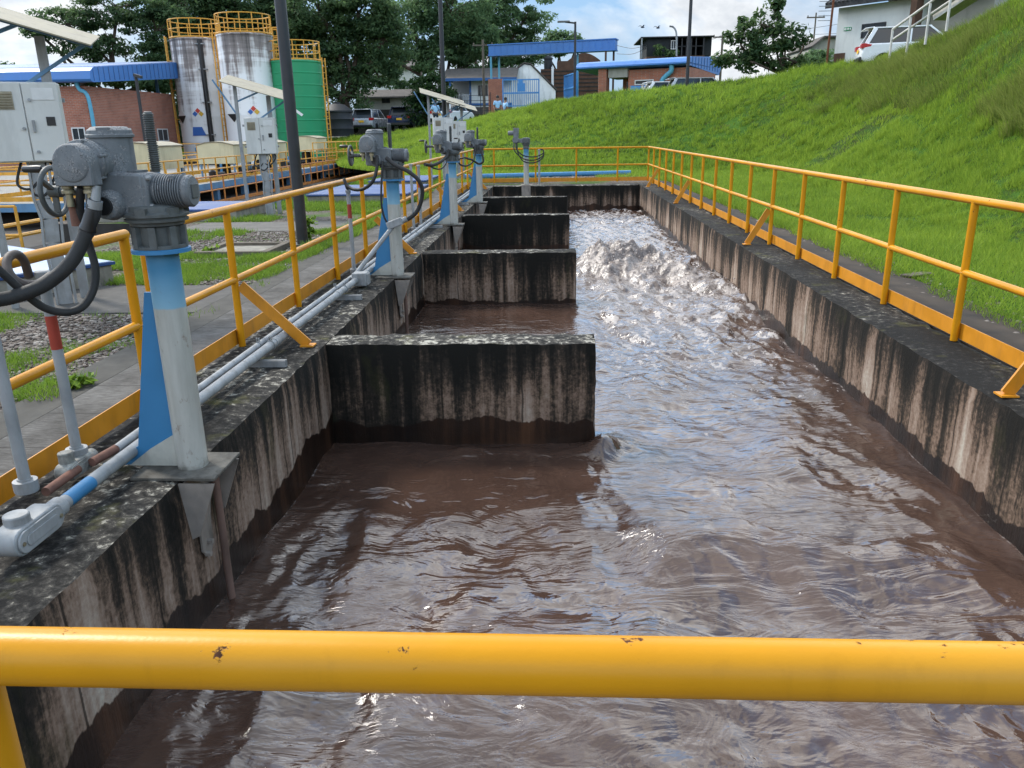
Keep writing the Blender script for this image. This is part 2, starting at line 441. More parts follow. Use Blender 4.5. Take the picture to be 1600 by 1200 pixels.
LF_DARK = foliage('leaf_dark', (.028, .054, .028), (.058, .104, .046), (.105, .165, .066), .48)  # lightened leaf colour stands in for haze over the far trees
LF_MID = foliage('leaf_mid', (.036, .070, .036), (.076, .135, .060), (.125, .20, .085), .48)  # distance haze put into the leaf colour here as well
LF_VINE = foliage('leaf_vine', (.008, .022, .008), (.018, .045, .014), (.045, .085, .025))
LF_SHRUB = foliage('leaf_shrub', (.015, .036, .016), (.040, .082, .034), (.11, .17, .06), .35)
LF_WEED = foliage('leaf_weed', (.030, .075, .010), (.085, .17, .018), (.20, .30, .04), .35)
GRASS = foliage('grass_blade', (.036, .078, .009), (.118, .218, .020), (.265, .355, .046), .42)
TALLG = foliage('tall_grass_blade', (.030, .060, .010), (.085, .135, .022), (.20, .235, .06), .4)
# ------------------------------------------------------------------ sky, sun, camera
SUN_EL, SUN_AZ = math.radians(46), math.radians(-52)      # azimuth from +Y towards +X
w = bpy.data.worlds.new('World'); scn.world = w; w.use_nodes = True
nt = w.node_tree; bg = nt.nodes['Background']
def wn(t): return nt.nodes.new(t)
sky = wn('ShaderNodeTexSky'); sky.sky_type = 'NISHITA'; sky.sun_disc = False
sky.sun_elevation = SUN_EL; sky.sun_rotation = SUN_AZ; sky.air_density = 1.0; sky.dust_density = 1.2; sky.ozone_density = 1.4
tc = wn('ShaderNodeTexCoord'); mp_ = wn('ShaderNodeMapping'); nt.links.new(tc.outputs['Generated'], mp_.inputs[0])
mp_.inputs['Scale'].default_value = (1.0, 1.0, 2.1); mp_.inputs['Location'].default_value = (.35, .2, .1)
def wnoise(sc, det, ro, dist=0.0):
    q = wn('ShaderNodeTexNoise'); nt.links.new(mp_.outputs[0], q.inputs['Vector'])
    q.inputs['Scale'].default_value = sc; q.inputs['Detail'].default_value = det; q.inputs['Roughness'].default_value = ro
    q.inputs['Distortion'].default_value = dist; return q.outputs['Fac']
def wramp(f, st):
    q = wn('ShaderNodeValToRGB'); nt.links.new(f, q.inputs[0]); e = q.color_ramp.elements
    while len(e) < len(st): e.new(.5)
    for k, (p, c) in enumerate(st): e[k].position = p; e[k].color = (*c, 1)
    return q.outputs[0]
cover = wramp(wnoise(2.3, 7, .58, .35), [(.44, (0, 0, 0)), (.56, (1, 1, 1))])
shade = wramp(wnoise(4.6, 6, .62, .2), [(.32, (3.9, 4.3, 4.9)), (.50, (7.4, 7.6, 7.8)), (.66, (11.0, 10.9, 10.5))])
mxw = wn('ShaderNodeMix'); mxw.data_type = 'RGBA'
nt.links.new(cover, mxw.inputs[0]); skb = wn('ShaderNodeMix'); skb.data_type = 'RGBA'; skb.inputs[0].default_value = .55; skb.inputs[7].default_value = (2.6, 5.0, 8.2, 1)
nt.links.new(sky.outputs[0], skb.inputs[6]); nt.links.new(skb.outputs[2], mxw.inputs[6]); nt.links.new(shade, mxw.inputs[7])
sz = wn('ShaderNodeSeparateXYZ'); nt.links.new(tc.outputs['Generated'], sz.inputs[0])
grad = wramp(sz.outputs[2], [(.0, (.62, .63, .65)), (.165, (.68, .69, .70)), (.25, (2.2, 2.2, 2.2)), (.50, (1.8, 1.8, 1.8)), (.80, (.95, .95, .95)), (1.0, (.85, .85, .85))])  # bright zone above the frame, added to light the scene and water reflections
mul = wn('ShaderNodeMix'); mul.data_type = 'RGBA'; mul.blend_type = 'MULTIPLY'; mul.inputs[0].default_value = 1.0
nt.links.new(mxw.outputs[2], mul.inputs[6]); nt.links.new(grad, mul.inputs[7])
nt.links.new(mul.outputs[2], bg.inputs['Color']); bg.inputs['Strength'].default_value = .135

sl = bpy.data.lights.new('sun', 'SUN'); sl.energy = 3.0; sl.angle = math.radians(10); sl.color = (1.0, .95, .87)
so = bpy.data.objects.new('sun', sl); col.objects.link(so)
sd = Vector((math.sin(SUN_AZ)*math.cos(SUN_EL), math.cos(SUN_AZ)*math.cos(SUN_EL), math.sin(SUN_EL)))
so.rotation_euler = sd.to_track_quat('Z', 'Y').to_euler(); so.location = sd * 60

cd = bpy.data.cameras.new('camera'); co = bpy.data.objects.new('camera', cd); col.objects.link(co)
cd.sensor_width = 36; cd.sensor_fit = 'HORIZONTAL'; cd.lens = 36 * FPX / 1600; cd.clip_start = .05; cd.clip_end = 2000
m4 = Matrix([[CM[i][0], -CM[i][1], -CM[i][2], CAM[i]] for i in range(3)] + [[0, 0, 0, 1]])
co.matrix_world = m4; scn.camera = co
scn.view_settings.view_transform = 'Standard'; scn.view_settings.look = 'None'
scn.view_settings.exposure = 0.46; scn.view_settings.gamma = 1.0
scn.cycles.max_bounces = 6; scn.cycles.diffuse_bounces = 3; scn.cycles.glossy_bounces = 3; scn.cycles.transmission_bounces = 3
scn.cycles.transparent_max_bounces = 6; scn.cycles.use_denoising = True; scn.cycles.caustics_reflective = False
scn.cycles.sample_clamp_indirect = 6

# ------------------------------------------------------------------ terrain: the grass bank with its plateau
TOE = np.array([(-60, 70), (-34, 66), (-17.5, 58), (-13.2, 50), (-10.5, 40), (-7.0, 33.5), (-2, 31.5), (3.5, 31), (6.6, 28.5), (6.9, 22), (6.2, 14), (5.6, 8), (5.5, 2), (5.5, -12)], float)
CRE = np.array([(-62, 78, .4), (-36, 74, .7), (-19, 64, 1.0), (-14.6, 59, 1.18), (-10, 55, 1.55), (-5.4, 52, 2.05), (-2.4, 49, 2.65), (1.5, 46.5, 3.25), (9, 42, 3.72), (13.3, 38, 4.08), (15.2, 34, 4.62), (15.6, 28, 5.75), (15.4, 20, 6.3), (15.4, -12, 6.3)], float)
_K = 400
def _res(A):
    i = np.linspace(0, len(A)-1, _K); out = np.stack([np.interp(i, range(len(A)), A[:, k]) for k in range(A.shape[1])], 1)
    g = np.exp(-np.linspace(-2, 2, 29)**2); g /= g.sum()
    P = np.concatenate([np.repeat(out[:1], 14, 0), out, np.repeat(out[-1:], 14, 0)])
    return np.stack([np.convolve(P[:, k], g, 'valid') for k in range(A.shape[1])], 1)
TOEs, CREs = _res(TOE), _res(CRE)
_hf = field(512, 512, 1.6, lo=.12, hi=1.2, seed=5, step=1/12) * .045 + field(512, 512, 1.0, lo=1.0, hi=5, seed=6, step=1/12) * .014
def hill(u, s):
    i = u * (_K - 1)
    T = np.stack([np.interp(i, range(_K), TOEs[:, k]) for k in range(2)], -1)
    C = np.stack([np.interp(i, range(_K), CREs[:, k]) for k in range(3)], -1)
    ss = np.minimum(s, 1.0); ex = np.maximum(s - 1.0, 0.0)
    xy = T + (C[..., :2] - T) * ss[..., None]
    d = C[..., :2] - T; L = np.linalg.norm(d, axis=-1, keepdims=True); d = d / L
    xy = xy + d * ex[..., None] * 40
    pr = .45 * ss + .55 * ss * ss * (3 - 2 * ss)
    z = -.03 + (C[..., 2] + .03) * pr
    e = ex * 40
    z = z + np.where(e > 0, .03 * np.minimum(e, 1.2) - .10 * np.clip(e - 1.2, 0, 4.5), 0.0)
    b = _hf[(np.floor(xy[..., 1] * 12).astype(int)) % 512, (np.floor(xy[..., 0] * 12).astype(int)) % 512]
    z = z + b * np.clip(ss * 4, 0, 1) * (e <= 0) * 1.2
    return np.concatenate([xy, z[..., None]], -1)
_us = np.linspace(0, 1, 520); _ss = np.concatenate([np.linspace(0, 1, 110), 1 + np.array([.015, .03, .05, .08, .12, .2, .4, .9, 2.2, 5.0])])
HP = hill(_us[:, None] * np.ones_like(_ss)[None], np.ones_like(_us)[:, None] * _ss[None])
nu, ns = HP.shape[:2]
ii = (np.arange(nu-1)[:, None] * ns + np.arange(ns-1)[None]).ravel()
def plateau(x, y):
    q = HP[:, 109:].reshape(-1, 3); k = np.argmin((q[:, 0]-x)**2 + (q[:, 1]-y)**2); return float(q[k, 2])

def soil_mat():
    m = NM('bank_soil_and_thatch', .95, 0, .08); P = m.pos()
    f = m.noise(P, .35, 4, .6); g = m.noise(P, 9, 6, .7)
    cc = m.ramp(m.math('ADD', m.math('MULTIPLY', f, .5), m.math('MULTIPLY', g, .5)), [(.38, (.030, .032, .010)), (.5, (.034, .080, .010)), (.62, (.060, .135, .014))])
    b = m.ramp(m.noise(P, .8, 6, .65, .6), [(.63, 0.0), (.70, .85)])
    cc = m.mix(b, cc, (.055, .040, .026)); m.set(Base_Color=cc); m.bump(g, .8, .06); return m.m
SOIL = soil_mat()
bank = np_obj('grass_bank', HP.reshape(-1, 3), np.stack([ii, ii+ns, ii+ns+1, ii+1], 1)[:, ::-1], SOIL, smooth=True)
tag(bank, 'steep green grass bank rising behind the yellow railings', kind='structure')

# ------------------------------------------------------------------ ground sheet with the channel opening and the sunken plant yard
def ground_mat():
    m = NM('gravelly_ground', .95, 0, .15); P = m.pos()
    v = m.vor(P, 26); v2 = m.vor(P, 26, out='Color')
    st = m.mix(.35, m.ramp(m.sep(v2)[0], [(.1, (.075, .06, .048)), (.6, (.15, .125, .105)), (.95, (.27, .245, .215))]), (.10, .082, .066))
    st = m.mix(m.ramp(v, [(.35, 0.0), (.75, .8)]), st, (.035, .03, .024))
    gs = m.ramp(m.noise(P, 14, 5, .7), [(.35, (.030, .050, .010)), (.6, (.060, .12, .014))])
    k = m.ramp(m.noise(P, .55, 5, .6), [(.50, 0.0), (.60, 1.0)])
    m.set(Base_Color=m.mix(k, st, gs)); m.bump(v, -.6, .02); return m.m
GROUND = ground_mat()
PITZ = -.78
b = MB()
xs = [-900, -42, -9.5, -7.0, -6.5, -2.45, 2.98, 900]; ys = [-900, -.6, 10.4, 14.7, 17.4, 24.35, 51, 900]
for i in range(7):
    for j in range(7):
        if (i == 1 and j in (2, 3, 4, 5)) or (i == 2 and j in (2, 4, 5)) or (i == 3 and j in (4, 5)): continue   # sunken yard
        if (i == 5 and j in (1, 2, 3, 4)): continue                 # channel
        b.add([(xs[i], ys[j], -.03), (xs[i+1], ys[j], -.03), (xs[i+1], ys[j+1], -.03), (xs[i], ys[j+1], -.03)], [(0, 1, 2, 3)])
tag(b.build('ground', GROUND), 'gravel and weed covered ground', kind='structure')
b = MB(); _pl = [(-42, 10.4), (-7.0, 10.4), (-7.0, 14.7), (-9.5, 14.7), (-9.5, 17.4), (-6.5, 17.4), (-6.5, 51), (-42, 51)]
b.add([(x_, y_, PITZ) for x_, y_ in _pl], [tuple(range(8))])
for a, c in zip(_pl, _pl[1:] + _pl[:1]):
    b.add([(*a, PITZ), (*c, PITZ), (*c, -.03), (*a, -.03)], [(0, 1, 2, 3)])
tag(b.build('sunken_yard', DARKC), 'sunken dark concrete yard of the treatment plant', kind='structure')

def paving_mat():
    m = NM('walkway_concrete', .9, 0, .2); P = m.pos(); s = m.sep(P)
    f = m.noise(m.mp(P, (14, 90, 18)), 1.0, 5, .7); g = m.noise(P, 2.1, 8, .7)
    cc = m.ramp(m.math('ADD', m.math('MULTIPLY', f, .45), m.math('MULTIPLY', g, .55)), [(.36, (.034, .031, .027)), (.5, (.088, .083, .076)), (.64, (.165, .158, .148))])
    h = m.math('FRACT', m.math('MULTIPLY', s[1], 1/.52)); j = m.math('LESS_THAN', h, .022)
    cc = m.mix(m.math('MULTIPLY', j, .8), cc, (.03, .027, .024))
    m.set(Base_Color=cc); m.bump(m.math('SUBTRACT', f, j), .45, .006); return m.m
PAVE = paving_mat()
def strip(name, x0, x1, y0, y1, z0, z1, mat, label):
    q = MB(); q.box(x0, x1, y0, y1, z0, z1); return tag(q.build(name, mat, bevel=.006), label, kind='structure')
strip('walkway', -2.90, -2.452, -1.5, 26, -.3, -.004, PAVE, 'grey brushed concrete walkway beside the left railing')
strip('walkway_edge', -3.22, -2.912, -1.5, 26, -.3, -.012, plain('dark_edge_concrete', (.070, .066, .058), .9, var=.4, sc=6, bump=.3, dirt=.3), 'dark concrete edge strip of the walkway')
strip('cross_path', -9.5, -3.225, 6.9, 8.25, -.3, -.016, plain('cross_path_concrete', (.085, .080, .073), .9, var=.35, sc=5, bump=.3, dirt=.3), 'dark concrete path crossing the gravel')
strip('far_path', -6.4, -3.225, 13.2, 14.6, -.3, -.018, plain('far_path_concrete', (.12, .112, .10), .9, var=.3, sc=4, bump=.3), 'concrete path beyond the black lamp post')
strip('right_path', 3.0, 3.74, -1.5, 25.2, -.3, -.010, plain('muddy_path_concrete', (.050, .039, .030), .85, var=.55, sc=2.2, bump=.35, dirt=.5), 'muddy concrete strip between right railing and grass')
q = MB(); q.box(-2.45, 2.98, -2.0, .80, -.3, 0)
tag(q.build('bridge_deck', PAVE, bevel=.01), 'concrete deck at the head of the channel', kind='structure')

# ------------------------------------------------------------------ channel walls
def rough_wall(name, x0, x1, y0, y1, z0, z1, mat, label, cell=.11, amp=.006, cham=.018, group=None, seed=0):
    """concrete block with a fine grid on every face, slightly uneven, worn edges"""
    nx, ny, nz = [max(2, int(round((b_-a_)/cell))) for a_, b_ in ((x0, x1), (y0, y1), (z0, z1))]
    X = np.linspace(x0, x1, nx+1); Yv = np.linspace(y0, y1, ny+1); Z = np.linspace(z0, z1, nz+1)
    idx = {}; V = []; F = []
    def vid(i, j, k):
        key = (i, j, k)
        if key not in idx: idx[key] = len(V); V.append((X[i], Yv[j], Z[k], i, j, k))
        return idx[key]
    for i in range(nx):
        for j in range(ny):
            F.append([vid(i, j, nz), vid(i+1, j, nz), vid(i+1, j+1, nz), vid(i, j+1, nz)])
    for j in range(ny):
        for k in range(nz):
            F.append([vid(nx, j, k), vid(nx, j+1, k), vid(nx, j+1, k+1), vid(nx, j, k+1)])
            F.append([vid(0, j+1, k), vid(0, j, k), vid(0, j, k+1), vid(0, j+1, k+1)])
    for i in range(nx):
        for k in range(nz):
            F.append([vid(i, 0, k), vid(i+1, 0, k), vid(i+1, 0, k+1), vid(i, 0, k+1)])
            F.append([vid(i+1, ny, k), vid(i, ny, k), vid(i, ny, k+1), vid(i+1, ny, k+1)])
    A = np.array(V); P = A[:, :3].copy(); rg = np.random.default_rng(seed)
    P += rg.normal(0, amp * .5, P.shape)
    on = [(A[:, 3] == 0), (A[:, 3] == nx), (A[:, 4] == 0), (A[:, 4] == ny), (A[:, 5] == nz)]
    cnt = sum(o_.astype(int) for o_ in on)
    e = cnt >= 2
    jit = cham * (.35 + np.abs(rg.normal(0, .8, len(P))))
    c = np.array([(x0+x1)/2, (y0+y1)/2, (z0+z1)/2])
    for o_, ax, sg in ((on[0], 0, 1), (on[1], 0, -1), (on[2], 1, 1), (on[3], 1, -1), (on[4], 2, -1)):
        k = o_ & e; P[k, ax] += sg * jit[k] * .5
    o = np_obj(name, P, np.array(F), mat, smooth=True)
    o.data.set_sharp_from_angle(angle=math.radians(40))
    return tag(o, label, 'concrete wall', group)
CHX0, CHX1, CHY1 = -1.70, 2.53, 23.6
rough_wall('channel_wall', -2.45, CHX0, -1.0, 24.35, -2.2, 0, CON_L, 'long stained concrete wall carrying the grey conduits on the left of the channel', seed=1)
rough_wall('channel_wall', CHX1, 2.98, -1.0, 24.35, -2.2, 0, CON_R, 'long streaked concrete wall along the foot of the grass bank', seed=2)
rough_wall('channel_wall', CHX0 + .004, CHX1 - .004, CHY1, 24.352, -2.2, -.003, CON_E, 'dark concrete end wall closing the far end of the channel', seed=3)
rough_wall('baffle_wall', CHX0 - .02, .335, 5.72, 6.05, -2.2, -.004, CON_B[0], 'nearest and largest concrete baffle wall with white lichen flakes on top', group='baffle walls in the channel', seed=4, cell=.08)
rough_wall('baffle_wall', CHX0 - .02, .325, 10.4, 10.72, -2.2, -.004, CON_B[1], 'second baffle wall from the camera, brown streaked, behind the nearest one', group='baffle walls in the channel', seed=5, cell=.08)
rough_wall('baffle_wall', CHX0 - .02, .34, 15.3, 15.62, -2.2, -.004, CON_B[2], 'third baffle wall, almost black, level with the churning water', group='baffle walls in the channel', seed=6)
rough_wall('baffle_wall', CHX0 - .02, .38, 19.6, 19.92, -2.2, -.004, CON_B[3], 'farthest baffle wall nearest the end of the channel', group='baffle walls in the channel', seed=7)

# ------------------------------------------------------------------ water
nx, ny = 300, 1560
st = .0151
wx = np.linspace(CHX0 - .01, CHX1 + .01, nx); wy = .25 + np.arange(ny) * st
X, Yg = np.meshgrid(wx, wy)
def g2(cx, cy, sx, sy, rot=0.0):
    c, s = math.cos(rot), math.sin(rot); u = (X-cx)*c + (Yg-cy)*s; v = -(X-cx)*s + (Yg-cy)*c
    return np.exp(-(u/sx)**2 - (v/sy)**2)
def sm(a, b_, t): t = np.clip((t-a)/(b_-a), 0, 1); return t*t*(3-2*t)
N2 = (2048, 512)
def fl(**k): return field(N2[0], N2[1], step=st, **k)[:ny, :nx]
w1 = fl(px=1.7, lo=.35, hi=1.6, seed=21, ax=.55); w2 = fl(px=1.6, lo=.9, hi=4.5, seed=22, ax=.6, ang=.25); w3 = fl(px=1.3, lo=3, hi=14, seed=23, ax=.55, ang=-.2); w4 = fl(px=1.0, lo=8, hi=30, seed=24, ax=.6)
rd = (1 - np.abs(fl(px=1.7, lo=.8, hi=6, seed=25, ax=.5, ang=.15)))         # ridges
rd2 = (1 - np.abs(fl(px=1.5, lo=2.5, hi=14, seed=26, ax=.7)))
main = sm(.25, .65, X)                                                        # open side of the channel
bay = 1 - main
near = 1 - sm(4.6, 6.2, Yg)
churn = np.maximum(g2(1.30, 13.0, 1.25, 2.3), .0)
ahead = sm(5.2, 10.0, Yg) * main
calmb = bay * sm(5.4, 6.2, Yg)
A = .62 + (.62 - .30*sm(14, 17, Yg))*ahead + .35*churn - .30*calmb + .15*near
h = -.775 + .10 * sm(6, 12, Yg) * (1 - .4*sm(14, 22, Yg))
h += -.045*bay*g2(-.7, 5.2, 2.0, 1.6) + .085*sm(1.3, 2.5, X)*(1 - sm(6.5, 9.5, Yg))
h += A * (.016*w1 + (.0066 + .0085*ahead*(1 - .75*sm(13.5, 15.5, Yg)))*w2 + (.0009 + .0007*ahead)*w3 + .0001*ahead*w4 + .006*rd + (.0006 + .0007*ahead)*rd2)
# boiling mound over the outlet
lump = g2(1.12, 13.15, .62, .95) * .36 + g2(1.85, 12.2, .42, .95, .35) * .19 + g2(2.3, 11.0, .30, .7, .2) * .10 + g2(.75, 12.7, .3, .5) * .12
cz = fl(px=1.7, lo=1.0, hi=8, seed=27); cz2 = np.abs(fl(px=1.5, lo=2.0, hi=12, seed=28))
bil = np.abs(fl(px=1.8, lo=1.1, hi=6, seed=29)); bil2 = np.abs(fl(px=1.7, lo=3, hi=12, seed=30)); bil3 = np.abs(fl(px=1.5, lo=7, hi=24, seed=33))
h += lump * (1.0 + .16*np.clip(cz, -1.5, 1.5)) + np.clip(lump*3.2, 0, 1) * (.040*np.minimum(bil, 1.8) + .011*np.minimum(bil2, 2) + .003*np.minimum(bil3, 2) - .05)
h += sm(16, 23, Yg) * main * (.008*bil + .012*w2)
# standing roll near the camera and a boil behind the baffle corner
wob = np.interp(wx, wx, .16*np.sin(wx*2.3 + .6) + .05*np.sin(wx*7))[None]
yy = Yg - (4.15 + wob - .10*(X-1.2)**2)
prof = np.where(yy > 0, np.exp(-(yy/.09)**2), np.exp(-(yy/.42)**2))
h += .10 * prof * np.exp(-((X-1.25)/.85)**4)
yy2 = Yg - (3.0 + .25*np.sin(X*1.7+1.2)); h += .030 * np.where(yy2 > 0, np.exp(-(yy2/.1)**2), np.exp(-(yy2/.4)**2)) * np.exp(-((X-.2)/1.0)**4)
h += .06 * g2(.42, 5.55, .16, .22) * (1 + .5*cz) + .05*g2(-.55, 5.55, .3, .1) + .03*g2(.1, 5.5, .25, .1)
h += .035*g2(2.5, 10.2, .12, .8) + .03*g2(-.3, 10.1, .6, .15)
# aeration / foam cover: strong round the outlet, drawn out into streaks along the flow
stq = fl(px=1.25, lo=.8, hi=24, seed=31, ax=.33, ang=.35); st2 = fl(px=1.1, lo=2.2, hi=40, seed=32, ax=.45, ang=-.3)
up_ = sm(6.2, 10.0, Yg) * main
crest = np.clip((h - (-.775 + .10*sm(6, 12, Yg))) * 7, -.4, 1)
foam = -2.75 + 1.6*sm(4.8, 8.2, Yg)*main + .55*up_ + .70*stq + .50*st2 + .55*g2(1.3, 14.5, 1.4, 5.5)*main + .55*sm(14.0, 16, Yg)*main + .5*crest*main*sm(4.5, 8, Yg) - .35*sm(2.0, 2.5, X)*(1-sm(7.5, 9.5, Yg))
foam += .45*near*main*g2(.3, 3.0, 1.2, 3)*0
foam -= .75*calmb
foam += 1.5*np.exp(-((yy-.03)/.035)**2)*np.exp(-((X-1.35)/.55)**4)
foam += np.clip(lump*3.2, 0, 1)*(-1.15 + .7*(cz2-.6))
edge = np.maximum(np.exp(-np.abs(X-CHX1)/.012), np.exp(-np.abs(X-CHX0)/.012))*.35
edge = np.maximum(edge, .35*np.exp(-np.abs(Yg-5.71)/.010)*(X < .34)); edge = np.maximum(edge, .35*np.exp(-np.abs(Yg-10.39)/.012)*(X < .33))
foam = np.maximum(1/(1+np.exp(-3.2*foam)), edge*2.2*(.75+.25*np.clip(stq, -1, 1)))
aer = np.clip(.30*g2(1.25, 12.4, 1.3, 2.4) + .22*up_*g2(1.4, 13, 1.6, 8) + np.clip(lump*4.2 - .15, 0, 1), 0, 1)
V = np.stack([X, Yg, h], -1).reshape(-1, 3)
ii = (np.arange(ny-1)[:, None]*nx + np.arange(nx-1)[None]).ravel()
def water_mat():
    m = NM('murky_brown_water', .06, 0, .85); P = m.pos()
    fo = m.attr('tint'); ae = m.attr('aeration')
    n1 = m.noise(m.mp(P, (6, 15, 9), rot=(0, 0, .3)), 1.0, 8, .68, .9); rid = m.math('SUBTRACT', 1.0, m.math('MULTIPLY', m.math('ABSOLUTE', m.math('SUBTRACT', m.noise(m.mp(P, (4.5, 10, 7), rot=(0, 0, .2)), 1.0, 6, .62, 1.2), .5)), 5.0)); n2 = m.noise(m.mp(P, (24, 46, 24), rot=(0, 0, -.25)), 1.0, 6, .7, .6)
    lace = m.math('ADD', m.math('SUBTRACT', fo, .04), m.math('ADD', m.math('MULTIPLY', m.math('SUBTRACT', rid, .55), .36), m.math('MULTIPLY', m.math('SUBTRACT', n2, .5), .95)))
    k = m.ramp(lace, [(.46, 0.0), (.66, .30), (1.1, .85)])
    br = m.ramp(m.noise(P, 1.1, 4), [(.35, (.046, .026, .019)), (.65, (.070, .040, .029))])
    br = m.mix(m.ramp(ae, [(.05, 0.0), (.75, 1.0)]), br, m.ramp(m.math('ADD', m.math('MULTIPLY', n1, .35), m.math('MULTIPLY', m.noise(P, 34, 8, .75, .5), .65)), [(.40, (.050, .032, .024)), (.5, (.135, .098, .077)), (.60, (.30, .245, .21))]))
    cc = m.mix(k, br, m.mix(m.ramp(ae, [(.1, 0.0), (.7, 1.0)]), (.36, .325, .305), m.ramp(m.math('ADD', m.math('MULTIPLY', n1, .5), m.math('MULTIPLY', n2, .5)), [(.35, (.14, .105, .085)), (.5, (.27, .22, .19)), (.62, (.46, .41, .38))])))
    m.set(Base_Color=cc, Roughness=m.mix(m.math('MAXIMUM', k, m.math('MULTIPLY', ae, .55)), (.045,)*3, (.6,)*3), IOR=1.5)
    r1 = m.noise(m.mp(P, (2.2, 4.6, 3), rot=(0, 0, .22)), 1.0, 3, .5, 1.6); r2 = m.noise(m.mp(P, (9, 21, 12), rot=(0, 0, -.3)), 1.0, 5, .6, 1.4)
    pm = m.ramp(m.noise(m.mp(P, (.9, 1.5, 1)), 1.0, 3, .5, .8), [(.42, .12), (.62, 1.0)]); r2 = m.math('MULTIPLY', r2, pm)
    hh = m.math('ADD', m.math('MULTIPLY', r1, .75), m.math('ADD', m.math('MULTIPLY', r2, .17), m.math('ADD', m.math('MULTIPLY', k, .10), m.math('MULTIPLY', m.math('MULTIPLY', ae, m.noise(P, 22, 6, .62, .4)), .5))))
    m.bump(hh, .8, .034); return m.m
WATER = water_mat()
wo = np_obj('channel_water', V, np.stack([ii, ii+1, ii+nx+1, ii+nx], 1), WATER, smooth=True, tint=foam.ravel())
a_ = wo.data.attributes.new('aeration', 'FLOAT', 'POINT'); a_.data.foreach_set('value', aer.ravel().astype(np.float32))
tag(wo, 'murky brown churning water in the channel', kind='structure')
# thrown drops and froth lumps over the boil

q = MB(); q.add([(3.73, -1.5, -.021), (7.6, -1.5, -.021), (7.6, 35, -.021), (3.73, 35, -.021)], [(0, 1, 2, 3)]); q.add([(-6.3, 28.3, -.021), (3.73, 28.3, -.021), (3.73, 35, -.021), (-6.3, 35, -.021)], [(0, 1, 2, 3)])
tag(q.build('verge', SOIL), 'grassy ground between the paths and the bank', kind='structure')
# thrown drops and froth over the boil
_r = np.random.default_rng(91); n = 900
_c = np.array([[1.12, 13.1], [1.8, 12.2], [2.3, 11.0], [.8, 12.7], [1.4, 14.2]]); k = _r.choice(5, n, p=[.38, .27, .12, .13, .10])
px_ = _c[k, 0] + _r.normal(0, .30, n); py_ = _c[k, 1] + _r.normal(0, .42, n); ok = (px_ > .2) & (px_ < CHX1 - .05); px_, py_ = px_[ok], py_[ok]
iz = h[np.clip(((py_-.25)/st).astype(int), 0, ny-1), np.clip(((px_-wx[0])/(wx[1]-wx[0])).astype(int), 0, nx-1)]
pz_ = iz + np.abs(_r.normal(0, .045, len(px_)))
DROP = NM('froth_drops', .25); DROP.set(Base_Color=(.50, .43, .39))
# ------------------------------------------------------------------ yellow railings
def railing(pts, label, posts, braces=(), side=1, ends=(0, 0), mats=(None,), group=None, toe=True, r=.0275, ext=(0, 0), foot=.36, mid=True):
    """pts: start/end of the run; posts: distances along it; braces: (distance, sign) flat stays down to the coping"""
    m = mats[0] or YEL
    a = Vector((*pts[0], 0)); b_ = Vector((*pts[1], 0)); d = (b_-a).normalized(); L = (b_-a).length; nrm = Vector((d.y, -d.x, 0)) * side
    t = thing('railing', a, label, 'railing', group)
    q = MB(); q.tube(Vector((0, 0, 1.0)) - d*ext[0], d*(L+ext[1]) + Vector((0, 0, 1.0)), r, n=18); q.build('top_rail', m, t)
    if mid:
        q = MB(); q.tube(Vector((0, 0, .5)) - d*ext[0], d*(L+ext[1]) + Vector((0, 0, .5)), r*.9, n=16); q.build('mid_rail', m, t)
    for s in posts:
        q = MB(); q.tube(d*s + Vector((0, 0, .002)), d*s + Vector((0, 0, 1.0)), r*.96, n=16)
        if mid: q.torus(d*s + Vector((0, 0, .5)), r*.98, .004, 'z', 16, 5)
        q.build('post', m, t)
    if toe:
        q = MB(); c0 = -nrm*.0325
        s0 = 0.0; cuts = [p for p in posts if .1 < p < L-.1][1::2] + [L]
        for s in cuts:
            q.bar(d*(s0+.004) + c0 + Vector((0, 0, .075)), d*(s-.004) + c0 + Vector((0, 0, .075)), .006, .115); s0 = s
        q.build('toe_board', YELB, t)
    for s in braces:
        p0 = d*s + nrm*(-r-.012) * -1 + Vector((0, 0, .46)); p1 = d*s + nrm*foot + Vector((0, 0, .012))
        q = MB(); q.bar(p0, p1, .078, .016, up=d); q.bar(p0 + d*.02, p1 + d*.02, .008, .03, up=d); q.cbox(p1 + Vector((0, 0, -.004)), (.10, .09, .01)); q.build('brace', YELB, t)
    return t
railing([(-2.31, -1.0), (-2.31, 4.22)], 'short yellow railing at the left edge, ending beside the nearest valve actuator', [0.4, 1.8, 3.2, 5.22], [], 1, ext=(0, .02))
railing([(-2.31, 4.42), (-2.31, 25.1)], 'long yellow railing along the left coping behind the blue columns', [0.0] + [1.22 + 1.4*k for k in range(14)], [1.22, 1.22+1.4*3.34, 1.22+1.4*7.5, 1.22+1.4*12], 1, foot=.50)
railing([(2.93, .66), (2.93, 25.1)], 'long yellow railing along the right coping below the grass bank', [0.0, 1.23, 2.52, 3.81] + [5.1 + 1.29*k for k in range(16)], [3.83, 5.1+1.29*4, 5.1+1.29*9, 5.1+1.29*13], -1, foot=.30)
railing([(-2.31, 25.12), (2.93, 25.1)], 'yellow railing across the far end of the channel', [.55, 1.82, 3.06, 4.31], [], 1)
railing([(-2.31, .657), (2.93, .664)], 'thick yellow handrail crossing right in front of the camera', [0.02, at(17, 1150, .66).x - .028 + 2.31, 3.5], [], 1, mats=(YELF,), toe=False, r=.0290, mid=False)

